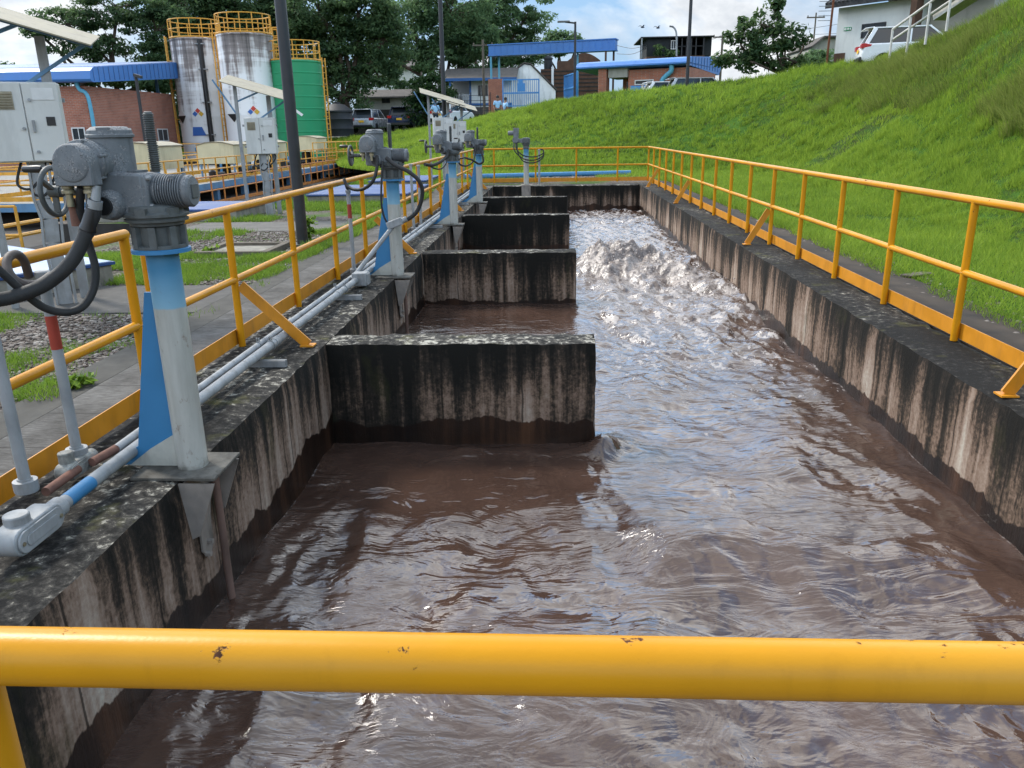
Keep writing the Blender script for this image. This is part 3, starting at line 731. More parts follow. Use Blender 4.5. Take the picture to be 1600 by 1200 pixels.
# ------------------------------------------------------------------ motorised gate valve actuators on blue and grey columns
def RotX(a): return Matrix.Rotation(a, 4, 'X')
def RotY(a): return Matrix.Rotation(a, 4, 'Y')
def T(x, y, z): return Matrix.Translation((x, y, z))
def actuator(label, loc):
    t = thing('valve_actuator', loc, label, 'valve actuator', 'valve actuators along the left coping')
    q = MB(); q.lathe([(.069, .0), (.069, .55), (.0685, 1.02), (.0685, 1.03)], 28); q.build('column', COLM, t)
    q = MB(); q.box(-.23, .165, -.155, .16, -.001, .014)
    q.build('base_plate', PLATEM, t, bevel=.003)
    q = MB()
    q.prism([(-.01, -.016), (.160, -.016), (.06, -.28), (.02, -.30)], -.152, -.142)
    q.prism([(-.01, -.016), (.160, -.016), (.06, -.28), (.02, -.30)], .142, .152)
    q.prism([(-.150, -.016), (.150, -.016), (.06, -.30), (.06, -.42), (.02, -.47), (-.02, -.47), (-.06, -.42), (-.06, -.30)], .008, .018, 'yz')
    q.lathe([(.014, 0), (.014, .03)], 6, T(.014, 0, -.39) @ RotY(PI/2)); q.lathe([(.014, 0), (.014, .03)], 6, T(.014, -.035, -.44) @ RotY(PI/2))
    bk = q.build('wall_bracket', BRKT, t)
    q = MB(); q.tube((.050, .10, -.02), (.050, .10, -1.25), .0195, n=14); q.lathe([(.030, 0), (.030, .03)], 14, T(.050, .10, -.05)); q.build('drop_rod', RODM, t)
    q = MB(); q.prism([(-.062, .845), (-.105, .845), (-.25, .11), (-.44, .016), (-.062, .016)], -.006, .006); q.build('fin_plate', BLUEFIN, t)
    q = MB(); q.prism([(-.062, .175), (-.19, .10), (-.30, .017), (-.062, .017)], -.018, -.0065); q.build('gusset', plain_gus, t)
    q = MB(); q.lathe([(.075, 1.022), (.122, 1.024), (.122, 1.040), (.118, 1.042)], 28); q.build('flange', BLUEFIN, t)
    # yoke / gear housing
    q = MB(); q.lathe([(.088, 1.043), (.092, 1.05), (.092, 1.135), (.110, 1.142), (.112, 1.155), (.128, 1.158), (.130, 1.168), (.122, 1.171), (.122, 1.176), (.134, 1.179), (.134, 1.190), (.115, 1.2), (.112, 1.222), (.06, 1.23)], 32)
    for k in range(8):
        a = 2*PI*k/8 + .2
        q.cbox((.101*math.cos(a), .101*math.sin(a), 1.092), (.024, .030, .092), (0, 0, a))
    q.lathe([(.112, 1.043), (.112, 1.056), (.108, 1.058)], 32)
    for k in range(6):
        a = 2*PI*k/6 + .5; q.cbox((.116*math.cos(a), .116*math.sin(a), 1.203), (.034, .045, .026), (0, 0, a)); q.lathe([(.010, 0), (.010, .012)], 6, T(.122*math.cos(a), .122*math.sin(a), 1.19))
    q.build('gear_housing', IRON2, t)
    # main body
    q = MB()
    q.prism([(-.20, 1.20), (-.05, 1.185), (.0, 1.21), (.0, 1.355), (-.14, 1.362), (-.245, 1.33), (-.26, 1.24)], -.085, .10)
    q.lathe([(.10, 1.18), (.105, 1.20), (.10, 1.30), (.095, 1.36), (.03, 1.372)], 28, T(-.17, .02, 0))
    q.prism([(-.075, 1.207), (.018, 1.207), (.018, 1.352), (-.075, 1.352)], -.082, .082)
    q.lathe([(.066, -.02), (.056, .035), (.048, .045)], 20, T(-.145, -.095, 1.232) @ RotX(PI/2))
    body = q.build('gearbox_body', IRON, t, bevel=.010)
    q = MB(); q.lathe([(.030, 0), (.037, .003), (.037, .02)], 20, T(-.145, -.134, 1.232) @ RotX(PI/2)); q.build('sight_port', BLACKP, body)
    for (y_, z_) in ((-.07, 1.222), (.07, 1.222), (-.07, 1.338), (.07, 1.338)):
        q = MB(); q.lathe([(.011, 0), (.011, .014), (.006, .016)], 8, T(.017, y_, z_) @ RotY(PI/2)); q.build('bolt', STEEL, body)
    # motor with cooling fins
    q = MB(); pf = [(.058, .0), (.060, .012)]
    for k in range(11):
        z0 = .016 + k*.0104
        pf += [(.0605, z0), (.0700, z0+.0012), (.0700, z0+.0048), (.0605, z0+.0062)]
    pf += [(.066, .136), (.067, .154), (.060, .163), (.035, .165)]
    q.lathe(pf, 36, T(.016, 0, 1.280) @ RotY(PI/2), smooth=True)
    q.cbox((.11, -.040, 1.338), (.02, .018, .014))
    mo = q.build('motor', IRON, t, sharp=25)
    q = MB(); q.cbox((.184, 0, 1.280), (.006, .062, .058)); q.build('name_plate', IRON2, mo, bevel=.002)
    # indicator housing and terminal cover
    q = MB(); q.lathe([(.088, 1.33), (.090, 1.345), (.086, 1.36), (.086, 1.500), (.095, 1.502), (.096, 1.512), (.090, 1.516), (.088, 1.530), (.070, 1.544), (.055, 1.546)], 32, T(-.165, .03, 0))
    for k in range(4):
        a = PI/2*k + .7; q.lathe([(.009, 0), (.009, .01)], 6, T(-.165 + .082*math.cos(a), .03 + .082*math.sin(a), 1.516))
    q.cbox((-.15, -.045, 1.535), (.05, .02, .012), (0, 0, .2))
    q.cbox((-.075, .03, 1.352), (.05, .09, .03)); q.build('indicator_housing', IRON, t)
    q = MB()
    Mx = T(-.205, .03, 1.405) @ RotX(PI/2)
    q.lathe([(.076, -.0), (.080, .06), (.080, .135), (.092, .138), (.092, .150), (.085, .152), (.085, .160), (.092, .162), (.092, .174), (.078, .178), (.076, .25), (.072, .258), (.06, .262)], 36, Mx)
    q.prism([(-.283, 1.318), (-.128, 1.318), (-.128, 1.405), (-.283, 1.405)], -.225, -.150)
    for k in range(6):
        a = PI/3*k + .3; q.lathe([(.008, 0), (.008, .05)], 6, T(-.205 + .088*math.cos(a), .03, 1.405 + .088*math.sin(a)) @ RotX(PI/2) @ T(0, 0, .132))
    tcov = q.build('terminal_cover', IRON, t, bevel=.004)
    for gx in (-.255, -.165):
        q = MB(); q.lathe([(.024, 1.318), (.024, 1.308), (.020, 1.306), (.026, 1.300), (.026, 1.288), (.014, 1.286), (.014, 1.235)], 12, T(gx, -.188, 0)); q.build('cable_gland', BRASS, tcov)
    # rising threaded stem
    q = MB(); pf = [(.017, 1.355)]
    for k in range(26):
        z0 = 1.365 + k*.0090
        pf += [(.0178, z0), (.0235, z0+.0022), (.0235, z0+.0042), (.0178, z0+.0064)]
    pf += [(.0178, 1.602), (.012, 1.605)]
    q.lathe(pf, 18, T(-.022, .10, 0), smooth=False); q.build('threaded_stem', IRON2, t)
    # hand wheel on the far side
    q = MB(); c = (-.425, -.01, 1.285)
    q.torus(c, .098, .0115, 'x', 36, 10)
    for k in range(3):
        a = 2*PI*k/3 + .5; q.bar(c, (c[0], c[1] + .098*math.cos(a), c[2] + .098*math.sin(a)), .012, .024, (1, 0, 0))
    q.lathe([(.025, -.02), (.025, .03)], 14, T(*c) @ RotY(PI/2))
    q.tube(c, (-.22, -.01, 1.285), .019, n=14)
    q.lathe([(.034, 0), (.036, .06)], 16, T(-.30, -.01, 1.285) @ RotY(PI/2))
    hw = q.build('hand_wheel', IRON2, t)
    q = MB(); q.lathe([(.006, -.0), (.006, .02), (.014, .022), (.016, .04), (.014, .10), (.010, .105)], 14, T(-.425, -.035, 1.379) @ RotY(-PI/2)); q.build('crank_handle', BLACKP, hw)
    return t
plain_gus = plain('pale_gusset_paint', (.40, .40, .355), .65, var=.2, sc=7, dirt=.45)
A1 = actuator('nearest large grey valve actuator on a blue and grey column, with black hoses in front', (-1.70, 3.40, 0))
for (x_, y_, lb) in ((-1.69, 8.62, 'second grey valve actuator from the camera, with a hose looping down its column'),
                     (-1.66, 13.68, 'third grey valve actuator, standing in front of the two white cabinets'),
                     (-1.60, 18.05, 'fourth grey valve actuator, smallest of those on the left coping')):
    c = copy_tree(A1); c.location = (x_, y_, 0); c['label'] = lb
# the one on the end wall is turned round and has no fin
t = thing('valve_actuator', (-.74, 23.95, 0), 'grey valve actuator with bent arm on the end wall of the channel', 'valve actuator', 'valve actuators along the left coping')
q = MB(); q.lathe([(.075, -.35), (.075, .6), (.074, 1.03)], 20); q.build('column', COLM, t)
q = MB(); q.box(-.13, .13, -.36, -.33, -.5, .02); q.box(-.16, .16, -.36, .12, -.001, .014); q.build('base_plate', BRKT, t, bevel=.003)
q = MB(); q.lathe([(.10, 1.03), (.10, 1.05), (.085, 1.06), (.085, 1.13), (.12, 1.14), (.12, 1.16), (.10, 1.17), (.12, 1.19), (.12, 1.30), (.09, 1.33), (.03, 1.335)], 20); q.build('gear_housing', IRON2, t)
q = MB(); q.prism([(-.24, 1.2), (0, 1.17), (0, 1.30), (-.24, 1.31)], -.07, .07); q.lathe([(.08, 0), (.09, .1), (.09, .16)], 18, T(-.30, .04, 1.27) @ RotX(PI/2)); q.build('gearbox_body', IRON, t, bevel=.008)
q = MB(); q.lathe([(.055, 0), (.065, .02), (.065, .2), (.05, .22)], 18, T(-.30, 0, 1.46) @ RotY(-PI/2)); q.prism([(-.36, 1.30), (-.22, 1.30), (-.20, 1.60), (-.36, 1.60)], -.075, .075); q.build('motor', IRON, t, bevel=.008)

# ------------------------------------------------------------------ conduits, risers and hoses on the left coping
def plainpipe(name, pts, r, mat, label, cat, n=12, sub=8, group=None, curve=True, ribs=0.0):
    q = MB(pts[0])
    (q.curve(pts, r, n, sub, ribs=ribs) if curve else q.sweep(pts, r, n))
    return tag(q.build(name, mat, loc=Vector(pts[0])), label, cat, group)
def conduit(x, z, r, y0, y1, label, clamps, band=None):
    t = thing('conduit_pipe', (x, y0, z), label, 'conduit pipe', 'conduit pipes along the left coping')
    q = MB(); q.tube((0, 0, 0), (0, y1-y0, 0), r, n=18)
    pipe = q.build('pipe', CONDUIT, t)
    for yc in np.arange(y0+.9, y1, 1.75):
        q = MB(); q.tube((0, yc-y0-.045, 0), (0, yc-y0+.045, 0), r*1.16, n=18); q.build('coupling', CONDUIT, t)
    for yc in clamps:
        q = MB(); q.tube((0, yc-y0-.012, 0), (0, yc-y0+.012, 0), r*1.22, n=18)
        for s in (-1, 1): q.cbox((s*.008, yc-y0, r*1.2+.012), (.004, .022, .03)); 
        q.build('clamp', STEEL, t)
    if band:
        q = MB(); q.tube((0, band[0]-y0, 0), (0, band[1]-y0, 0), r*1.03, n=18); q.build('painted_band', BLUEFIN, t)
CL = [5.35, 7.45, 9.6, 11.7, 13.2, 15.4, 17.6]
conduit(-1.985, .085, .030, 2.80, 22.6, 'thicker grey conduit pipe lying next to the channel on the left coping', CL, (2.86, 3.04))
conduit(-2.075, .085, .021, 3.42, 22.8, 'thinner grey conduit pipe lying next to the yellow toe board', CL)
for k, (y_, lb) in enumerate(((5.1, 'steel strut under the conduits between the yellow brace and the nearest column'), (7.35, 'steel strut under the conduits just before the diagonal conduit'), (9.6, 'steel strut under the conduits beyond the second column'), (13.2, 'steel strut under the conduits at the third column'), (17.5, 'steel strut under the conduits at the fourth column'))):
    q = MB((-1.98, y_, 0))
    q.box(-2.16, -1.80, y_-.022, y_+.022, .001, .004); q.box(-2.16, -1.80, y_-.022, y_-.019, .004, .046); q.box(-2.16, -1.80, y_+.019, y_+.022, .004, .046)
    q.box(-2.16, -1.80, y_-.019, y_-.010, .043, .046); q.box(-2.16, -1.80, y_+.010, y_+.019, .043, .046)
    tag(q.build('pipe_strut', STEEL, loc=(-1.98, y_, 0)), lb, 'pipe support', 'struts under the conduits')

def capsule(L, h, n=10):
    pts = []
    for k in range(n+1): a = -PI/2 + PI*k/n; pts.append((L/2 + h/2*math.cos(a), h/2*math.sin(a)))
    for k in range(n+1): a = PI/2 + PI*k/n; pts.append((-L/2 + h/2*math.cos(a), h/2*math.sin(a)))
    return pts
def fitting(x, y, z, label, big=True, rz=0):
    CONDUIT = CONDUITD if not big else globals()['CONDUIT']
    t = thing('conduit_fitting', (x, y, z), label, 'conduit fitting', 'conduit fittings', rz)
    s = 1.0 if big else .72
    q = MB(); q.prism(capsule(.20*s, .105*s), -.05*s, .045*s, 'yz'); q.tube((0, .1*s, 0), (0, .2*s, 0), .042*s, n=16); q.tube((-.01, -.04, .03), (-.01, -.04, .085), .046*s, n=16); q.build('body', CONDUIT, t, bevel=.006)
    q = MB(); q.prism(capsule(.19*s, .085*s), .0455*s, .054*s, 'yz'); q.prism(capsule(.15*s, .045*s), .0545*s, .058*s, 'yz'); q.build('cover', CONDUIT, t, bevel=.002)
    q = MB()
    for s2 in (-1, 1): q.lathe([(.008, 0), (.008, .005)], 8, T(.054*s, s2*.115*s, 0) @ RotY(PI/2))
    q.build('screw', BRASS, t)
fitting(-1.985, 2.62, .085, 'oval grey conduit fitting at the lower left edge, at the end of the thick conduit')
fitting(-2.17, 3.24, .075, 'small blackened conduit fitting at the foot of the red banded riser', False)
q = MB((-2.135, 2.98, .075)); q.tube((-2.135, 2.96, .078), (-2.135, 3.2, .078), .020, n=14); q.tube((-2.11, 3.27, .08), (-2.075, 3.44, .085), .021, n=14)
tag(q.build('rusty_nipple', RUST, loc=(-2.135, 2.98, .075)), 'rusty brown pipe nipple between the two conduit fittings', 'pipe')
def riser(x, y, z0, z1, label, bands=(), r=.0235, ring=True, group='conduit risers'):
    t = thing('conduit_riser', (x, y, z0), label, 'conduit riser', group)
    q = MB(); q.tube((0, 0, 0), (0, 0, z1-z0), r, n=16); q.build('pipe', CONDUIT, t)
    if ring:
        q = MB(); q.lathe([(r*1.9, -.01), (r*2.0, .0), (r*2.0, .04), (r*1.25, .042), (r*1.2, .05)], 18); q.build('collar', KERBC if False else CONDUIT, t)
    for a, b2 in bands:
        q = MB(); q.tube((0, 0, a-z0), (0, 0, b2-z0), r*1.03, n=16); q.build('red_band', REDP, t)
    q = MB(); q.lathe([(r*1.2, 0), (r*1.35, .01), (r*1.35, .03), (r*1.1, .035)], 14, T(0, 0, z1-z0-.01)); q.build('end_fitting', CONDUIT, t)
    return t
zt = at(43, 432, 3.30)[2]
riser(-2.19, 3.30, .10, zt, 'grey riser with a red band in front of the left railing', [(at(64, 545, 3.3)[2], at(55, 493, 3.3)[2])])
riser(-2.17, 2.90, .12, 1.15, 'plain grey riser at the far left edge above the oval fitting')
riser(-2.20, 8.72, .03, at(546, 300, 8.72)[2], 'grey riser with a red band left of the second column', [(at(551, 341, 8.72)[2], at(549, 319, 8.72)[2])], .022)
riser(-2.19, 12.7, .03, at(665, 258, 12.7)[2], 'pale riser left of the third column, beside a red banded one', [], .022)
riser(-2.12, 13.0, .03, at(672, 260, 13.0)[2], 'grey riser with a red band left of the third column', [(at(672, 293, 13.)[2], at(672, 281, 13.)[2])], .022)
riser(-2.13, 16.6, .03, at(727, 252, 16.6)[2], 'thin grey riser left of the fourth column', [], .024)
riser(-.36, 23.85, .03, .98, 'grey riser on the end wall beside the last column', [], .03, False)

# hoses of the nearest actuator
def hose(px, r, mat, label, n=12, sub=10, ribs=0.0, group='cable hoses of the actuators'):
    return plainpipe('cable_hose', [at(*p) for p in px], r, mat, label, 'cable hose', n, sub, group, True, ribs)
hose([(148, 318, 3.20), (146, 335, 3.20), (139, 352, 3.19), (128, 380, 3.17), (112, 408, 3.14), (88, 432, 3.1), (55, 452, 3.05), (0, 468, 2.96), (-70, 468, 2.86)], .0275, RUBBER, 'thick black hose sweeping from the nearest actuator to the left edge', 16, 26, .035)
q = MB(at(148, 316, 3.2)); q.sweep([at(149, 312, 3.2), at(146, 322, 3.2), at(146, 326, 3.2)], [.022, .029, .029], 18); q.sweep([at(146, 326, 3.2), at(139, 350, 3.19), at(137, 358, 3.19)], [.028, .029, .034], 18); q.sweep([at(137, 358, 3.19), at(134, 366, 3.19)], [.034, .030], 18)
tag(q.build('hose_connector', BLACKP, loc=at(148, 316, 3.2)), 'black connector sleeve at the top of the thick hose', 'hose connector')
q = MB(at(148, 300, 3.2)); q.sweep([at(151, 290, 3.21), at(149, 314, 3.2)], [.017, .019], 14); q.sweep([at(149, 313, 3.2), at(147, 325, 3.2)], [.028, .030], 18)
tag(q.build('hose_nipple', STEEL, loc=at(148, 300, 3.2)), 'bright steel nipple under the actuator terminal cover', 'hose connector')
hose([(127, 292, 3.21), (125, 318, 3.24), (128, 350, 3.27), (140, 385, 3.3), (149, 420, 3.28), (146, 452, 3.25), (130, 478, 3.2), (104, 488, 3.15), (72, 482, 3.1), (44, 463, 3.05), (10, 432, 3.0), (-30, 398, 2.95)], .0165, RUBBER, 'thin black hose hanging in a loop behind the thick one', 12, 12)
q = MB(at(118, 320, 3.25)); q.sweep([at(113, 310, 3.25), at(116, 322, 3.25)], [.025, .025], 14); q.sweep([at(114, 318, 3.25), at(121, 352, 3.26)], [.019, .022], 14)
tag(q.build('hose_nipple', RUST, loc=at(118, 320, 3.25)), 'rusty nipple beside the hand wheel of the nearest actuator', 'hose connector')
hose([(45, 432, 3.28), (42, 420, 3.26), (36, 405, 3.22), (25, 397, 3.18), (13, 403, 3.12), (11, 418, 3.08), (20, 434, 3.06), (38, 444, 3.08), (60, 443, 3.15), (80, 430, 3.24)], .0175, HOSEB, 'brown flexible conduit curling on top of the red banded riser', 12, 10, .03)
# second column
hose([(604, 247, 8.47), (618, 258, 8.4), (638, 268, 8.36), (655, 283, 8.36), (660, 303, 8.4), (653, 328, 8.42), (640, 341, 8.43), (627, 346, 8.44)], .021, RUBBER, 'black hose looping down the right side of the second column')
hose([(589, 243, 8.45), (589, 262, 8.42), (582, 284, 8.4), (568, 295, 8.5), (553, 296, 8.6), (542, 290, 8.66), (538, 281, 8.7), (545, 300, 8.72)], .018, RUBBER, 'black hose dropping from the second actuator to its red banded riser')
hose([(598, 252, 8.45), (596, 285, 8.4), (596, 318, 8.38), (600, 338, 8.4), (606, 350, 8.42)], .011, RUBBER, 'thin black cable hanging down the front of the second column')
plainpipe('conduit_stay', [at(546, 441, 8.0), at(613, 355, 8.42)], .024, CONDUIT, 'grey conduit slanting from the junction box up to the second column', 'conduit pipe', 14, curve=False)
q = MB(at(615, 350, 8.42)); c = at(617, 349, 8.42); q.cbox(c, (.17, .09, .08), (0, -.35, 0)); q.tube(c + Vector((.07, 0, .02)), c + Vector((.13, 0, .05)), .03, n=12)
tag(q.build('conduit_elbow', CONDUIT, bevel=.01, loc=at(615, 350, 8.42)), 'grey elbow fitting on the face of the second column', 'conduit fitting')
t = thing('junction_box', (-1.97, 7.98, 0), 'grey junction box on the conduits at the foot of the slanting conduit', 'junction box')
q = MB(); q.cbox((.02, 0, .09), (.15, .15, .13)); q.build('box', CONDUIT, t, bevel=.008)
q = MB(); q.cbox((.10, 0, .09), (.012, .13, .11)); q.build('lid', CONDUIT, t, bevel=.003)
# third and fourth columns, end wall
hose([(702, 234, 13.5), (698, 244, 13.45), (688, 253, 13.2), (676, 258, 13.0), (664, 257, 12.8)], .026, RUBBER, 'black hose from the third actuator to its two risers')
hose([(700, 236, 13.5), (697, 255, 13.4), (688, 264, 13.2), (676, 262, 13.0), (668, 256, 12.9)], .012, RUBBER, 'thin cable hanging below the third actuator')
hose([(747, 226, 17.85), (753, 240, 17.8), (755, 252, 17.78), (748, 256, 17.75), (738, 250, 17.4), (728, 247, 17.)], .022, RUBBER, 'black hose from the fourth actuator to its riser')
hose([(744, 226, 17.85), (740, 250, 17.7), (730, 259, 17.3), (719, 257, 16.9), (717, 249, 16.7), (727, 246, 16.6)], .018, RUBBER, 'cable loop between the fourth column and its riser')
for k, (dx, dz, lb) in enumerate(((0, 0, 'upper cable drooping across the last column to its riser'), (-3, 5, 'middle cable drooping across the last column'), (2, 9, 'lowest cable drooping across the last column'))):
    hose([(806+dx, 222, 23.85), (807+dx, 233+dz*.5, 23.7), (818, 243+dz, 23.65), (835, 245+dz, 23.7), (848, 240+dz*.7, 23.8), (849, 235, 23.85), (843, 233, 23.85)], .017, RUBBER, lb)
# ------------------------------------------------------------------ grass, weeds, gravel
def infr(P, mx=260, my=200):
    c = (P - CAM) @ CM
    z = np.maximum(c[:, 2], .05); u = CX + FPX*c[:, 0]/z; v = CY + FPX*c[:, 1]/z
    return (c[:, 2] > .3) & (u > -mx) & (u < 1600+mx) & (v > -my) & (v < 1200+my)
def blades(name, P, ln, wd, lean, mat, label, rg, tint=None, segs=1, dirv=None, droop=0.0, parent=None):
    """one tapering leaf blade per point; segs>1 bends it over"""
    n = len(P); a = rg.uniform(0, 2*PI, n); s = np.stack([np.cos(a), np.sin(a), np.zeros(n)], 1)
    b = rg.uniform(0, 2*PI, n); l = np.stack([np.cos(b), np.sin(b), np.zeros(n)], 1) * (lean * rg.uniform(.2, 1.2, n))[:, None]
    if dirv is not None: l = l + np.asarray(dirv)[None] * rg.uniform(.5, 1.2, n)[:, None]
    up = np.array([0, 0, 1.0])
    if tint is None: tint = rg.uniform(0, 1, n)
    if segs == 1:
        V = np.stack([P - s*wd[:, None]/2, P + s*wd[:, None]/2, P + (up + l)*ln[:, None]], 1).reshape(-1, 3)
        F = np.arange(3*n).reshape(n, 3); tt = np.repeat(tint, 3)
    else:
        rows = []
        for k in range(segs + 1):
            t = k/segs; c = P + up*(ln*(t - droop*t*t))[:, None] + l*(ln*t**1.7)[:, None]
            ww = (wd*(1 - t*.92)/2)[:, None]; rows += [c - s*ww, c + s*ww]
        V = np.stack(rows, 1).reshape(-1, 3); m = 2*(segs+1); base = np.arange(n)[:, None]*m
        F = np.concatenate([base + np.array([[2*k, 2*k+1, 2*k+3, 2*k+2]]) for k in range(segs)], 0); tt = np.repeat(tint, m)
    o = np_obj(name, V, F, mat, tint=tt, parent=parent)
    return tag(o, label, kind='stuff') if label else o

rg = np.random.default_rng(77)
# mown grass of the bank
n = 2600000
u = rg.uniform(0, 1, n); s = rg.uniform(0, 1.04, n)
P = hill(u, s)
ok = infr(P); u, s, P = u[ok], s[ok], P[ok]
dist = np.linalg.norm(P - CAM, axis=1)
i_ = u*(_K-1); Lw = np.hypot(*(np.stack([np.interp(i_, range(_K), CREs[:, k]) - np.interp(i_, range(_K), TOEs[:, k]) for k in range(2)])))
dens = np.clip((13/dist)**1.35, .10, 1.0) * np.clip(Lw/12, .3, 1.3)
thin = _hf[(P[:, 1]*9).astype(int) % 512, (P[:, 0]*9).astype(int) % 512] / _hf.std()
bare = thin < -1.45
fc = field(512, 512, .8, lo=1.0, hi=4.5, seed=66, step=.08)[(P[:, 1]/.08).astype(int) % 512, (P[:, 0]/.08).astype(int) % 512]
k = (rg.uniform(0, 1, len(P)) < dens*.62*np.clip(1 + .45*fc, .2, 1.7)) & ~(bare & (rg.uniform(0, 1, len(P)) < .75))
P = P[k]; dist = dist[k]; thin = thin[k]; fc = fc[k]
sc = np.clip(dist/13, .8, 3.2)**.75
ln = rg.uniform(.045, .125, len(P)) * sc**.6 * (1 + .22*np.clip(thin, -1.5, 1.5))*(1 + .38*np.clip(fc, -1.6, 1.8)); wd = rg.uniform(.006, .013, len(P)) * sc**1.25
big = field(256, 256, 1.5, lo=.02, hi=.4, seed=61, step=.25)[(P[:, 1]*4).astype(int) % 256, (P[:, 0]*4).astype(int) % 256]
ti = np.clip(.5 + .10*fc + .22*big + rg.normal(0, .20, len(P)), 0, 1)
blades('bank_grass', P - np.array([0, 0, .012]), ln, wd, .75, GRASS, 'short bright green grass covering the bank', rg, ti)
print('bank blades', len(P))
# flat grass at the foot of the bank, beyond the end wall and on the lawn to the left
def flat(name, x0, x1, y0, y1, n, thr, label, hmul=1.0, mat=GRASS, seed=1, cond=None, edge=None):
    x = rg.uniform(x0, x1, n); y = rg.uniform(y0, y1, n)
    f = field(512, 512, 1.4, lo=.12, hi=3, seed=seed, step=.06)[(y/.06).astype(int) % 512, (x/.06).astype(int) % 512]
    k = f > thr + rg.normal(0, .25, n)
    if cond is not None: k &= cond(x, y)
    x, y, f = x[k], y[k], f[k]
    P = np.stack([x, y, np.full(len(x), -.032)], 1); k = infr(P); P = P[k]; f = f[k]
    d = np.linalg.norm(P - CAM, axis=1); sc = np.clip(d/9, .8, 3)**.8
    blades(name, P, rg.uniform(.03, .10, len(P))*hmul*sc**.5*(1+.2*np.clip(f-thr, 0, 2)), rg.uniform(.005, .012, len(P))*sc, .9, mat, label, rg, np.clip(.5+.12*f+rg.normal(0, .2, len(P)), 0, 1))
def toe_x(y): return np.interp(y, [-12, 2, 8, 14, 22, 28.5], [5.6, 5.6, 5.7, 6.3, 7.0, 6.7])
flat('verge_grass', 3.55, 7.3, 1.5, 29, 190000, -1.7, 'green grass between the muddy strip and the bank', seed=3, cond=lambda x, y: (x < toe_x(y)) & (x > 3.62 - .012*y + .14*np.sin(y*1.7) + .09*np.sin(y*4.1)))
flat('end_grass', -6.3, 6.9, 25.6, 34, 60000, -.35, 'green grass beyond the end wall', seed=4, cond=lambda x, y: (y > 28.3) | (np.abs(y-26.0) < .4) | (x > 1.5))
flat('lawn_grass', -6.45, -3.25, 14.7, 27, 70000, -.75, 'yellowish lawn beyond the black lamp post', seed=5, mat=LF_WEED, hmul=.8, cond=lambda x, y: (y > 16.0) | (x < -5.2))
nogo = lambda x, y: ~(((y > 6.85) & (y < 8.3)) | ((y > 13.15) & (y < 14.65)) | ((x < -4.9) & (y > 7.0) & (y < 9.3)) | ((x < -5.4) & (y > 13.8)))
flat('ground_weeds', -6.5, -3.12, 3.0, 14.6, 260000, -.12, 'patchy bright green weeds growing through the gravel', seed=9, mat=LF_WEED, hmul=.8, cond=nogo)
flat('edge_weeds', -3.45, -3.02, 4.4, 20, 26000, -.1, 'weeds creeping over the dark walkway edge', seed=12, mat=LF_WEED, hmul=1.1)
# pebbles
n = 34000
x = rg.uniform(-6.4, -3.2, n); y = rg.uniform(3.0, 14.0, n); k = nogo(x, y) & (rg.uniform(0, 1, n) < np.clip(8/y, .35, 1)); x, y = x[k], y[k]
ico = np.array([(0,0,1),(.894,0,.447),(.276,.851,.447),(-.724,.526,.447),(-.724,-.526,.447),(.276,-.851,.447),(.724,.526,-.447),(-.276,.851,-.447),(-.894,0,-.447),(-.276,-.851,-.447),(.724,-.526,-.447),(0,0,-1)])
icf = np.array([(0,1,2),(0,2,3),(0,3,4),(0,4,5),(0,5,1),(1,6,2),(2,7,3),(3,8,4),(4,9,5),(5,10,1),(2,6,7),(3,7,8),(4,8,9),(5,9,10),(1,10,6),(11,7,6),(11,8,7),(11,9,8),(11,10,9),(11,6,10)])
def scatter_stones(name, x, y, z, smin, smax, mat, label):
    n = len(x); s = rg.uniform(smin, smax, (n, 1)) * np.stack([rg.uniform(.7, 1.5, n), rg.uniform(.6, 1.2, n), rg.uniform(.4, .75, n)], 1)
    a = rg.uniform(0, 2*PI, n); V = ico[None]*s[:, None] * rg.uniform(.8, 1.15, (n, 12, 1))
    c, si = np.cos(a)[:, None], np.sin(a)[:, None]
    V = np.stack([V[..., 0]*c - V[..., 1]*si + x[:, None], V[..., 0]*si + V[..., 1]*c + y[:, None], V[..., 2] + z], -1)
    F = (icf[None] + (np.arange(n)*12)[:, None, None]).reshape(-1, 3)
    return tag(np_obj(name, V.reshape(-1, 3), F, mat, tint=np.repeat(rg.uniform(0, 1, n), 12)), label, kind='stuff')
def stone_mat():
    m = NM('river_pebbles', .8); t = m.attr('tint')
    m.set(Base_Color=m.ramp(t, [(.0, (.045, .033, .026)), (.35, (.095, .068, .052)), (.7, (.15, .125, .105)), (1.0, (.27, .245, .215))])); return m.m
STONE = stone_mat()
def froth():
    n = len(px_); s_ = _r.uniform(.003, .011, (n, 1, 1))*np.array([1, 1, 1.25]); V = ico[None]*s_*_r.uniform(.7, 1.3, (n, 12, 1)) + np.stack([px_, py_, pz_], 1)[:, None]
    tag(np_obj('spray_drops', V.reshape(-1, 3), (icf[None] + (np.arange(n)*12)[:, None, None]).reshape(-1, 3), DROP.m, smooth=True), 'brownish spray and froth thrown up by the boiling outlet', kind='stuff')
froth()
scatter_stones('gravel', x, y, -.024, .008, .024, STONE, 'brown and grey river gravel beside the walkway')
x = rg.uniform(-2.4, 4.5, 2600); y = rg.uniform(26.4, 28.4, 2600); scatter_stones('gravel_strip', x, y, -.02, .03, .07, STONE, 'gravel strip beyond the end wall')
x = np.concatenate([rg.uniform(3.5, 4.0, 500), rg.uniform(3.7, 5.5, 260)]); y = np.concatenate([rg.uniform(2.5, 14, 500), rg.uniform(2.5, 9, 260)]); scatter_stones('verge_stones', x, y, -.018, .008, .03, STONE, 'small stones along the muddy strip')
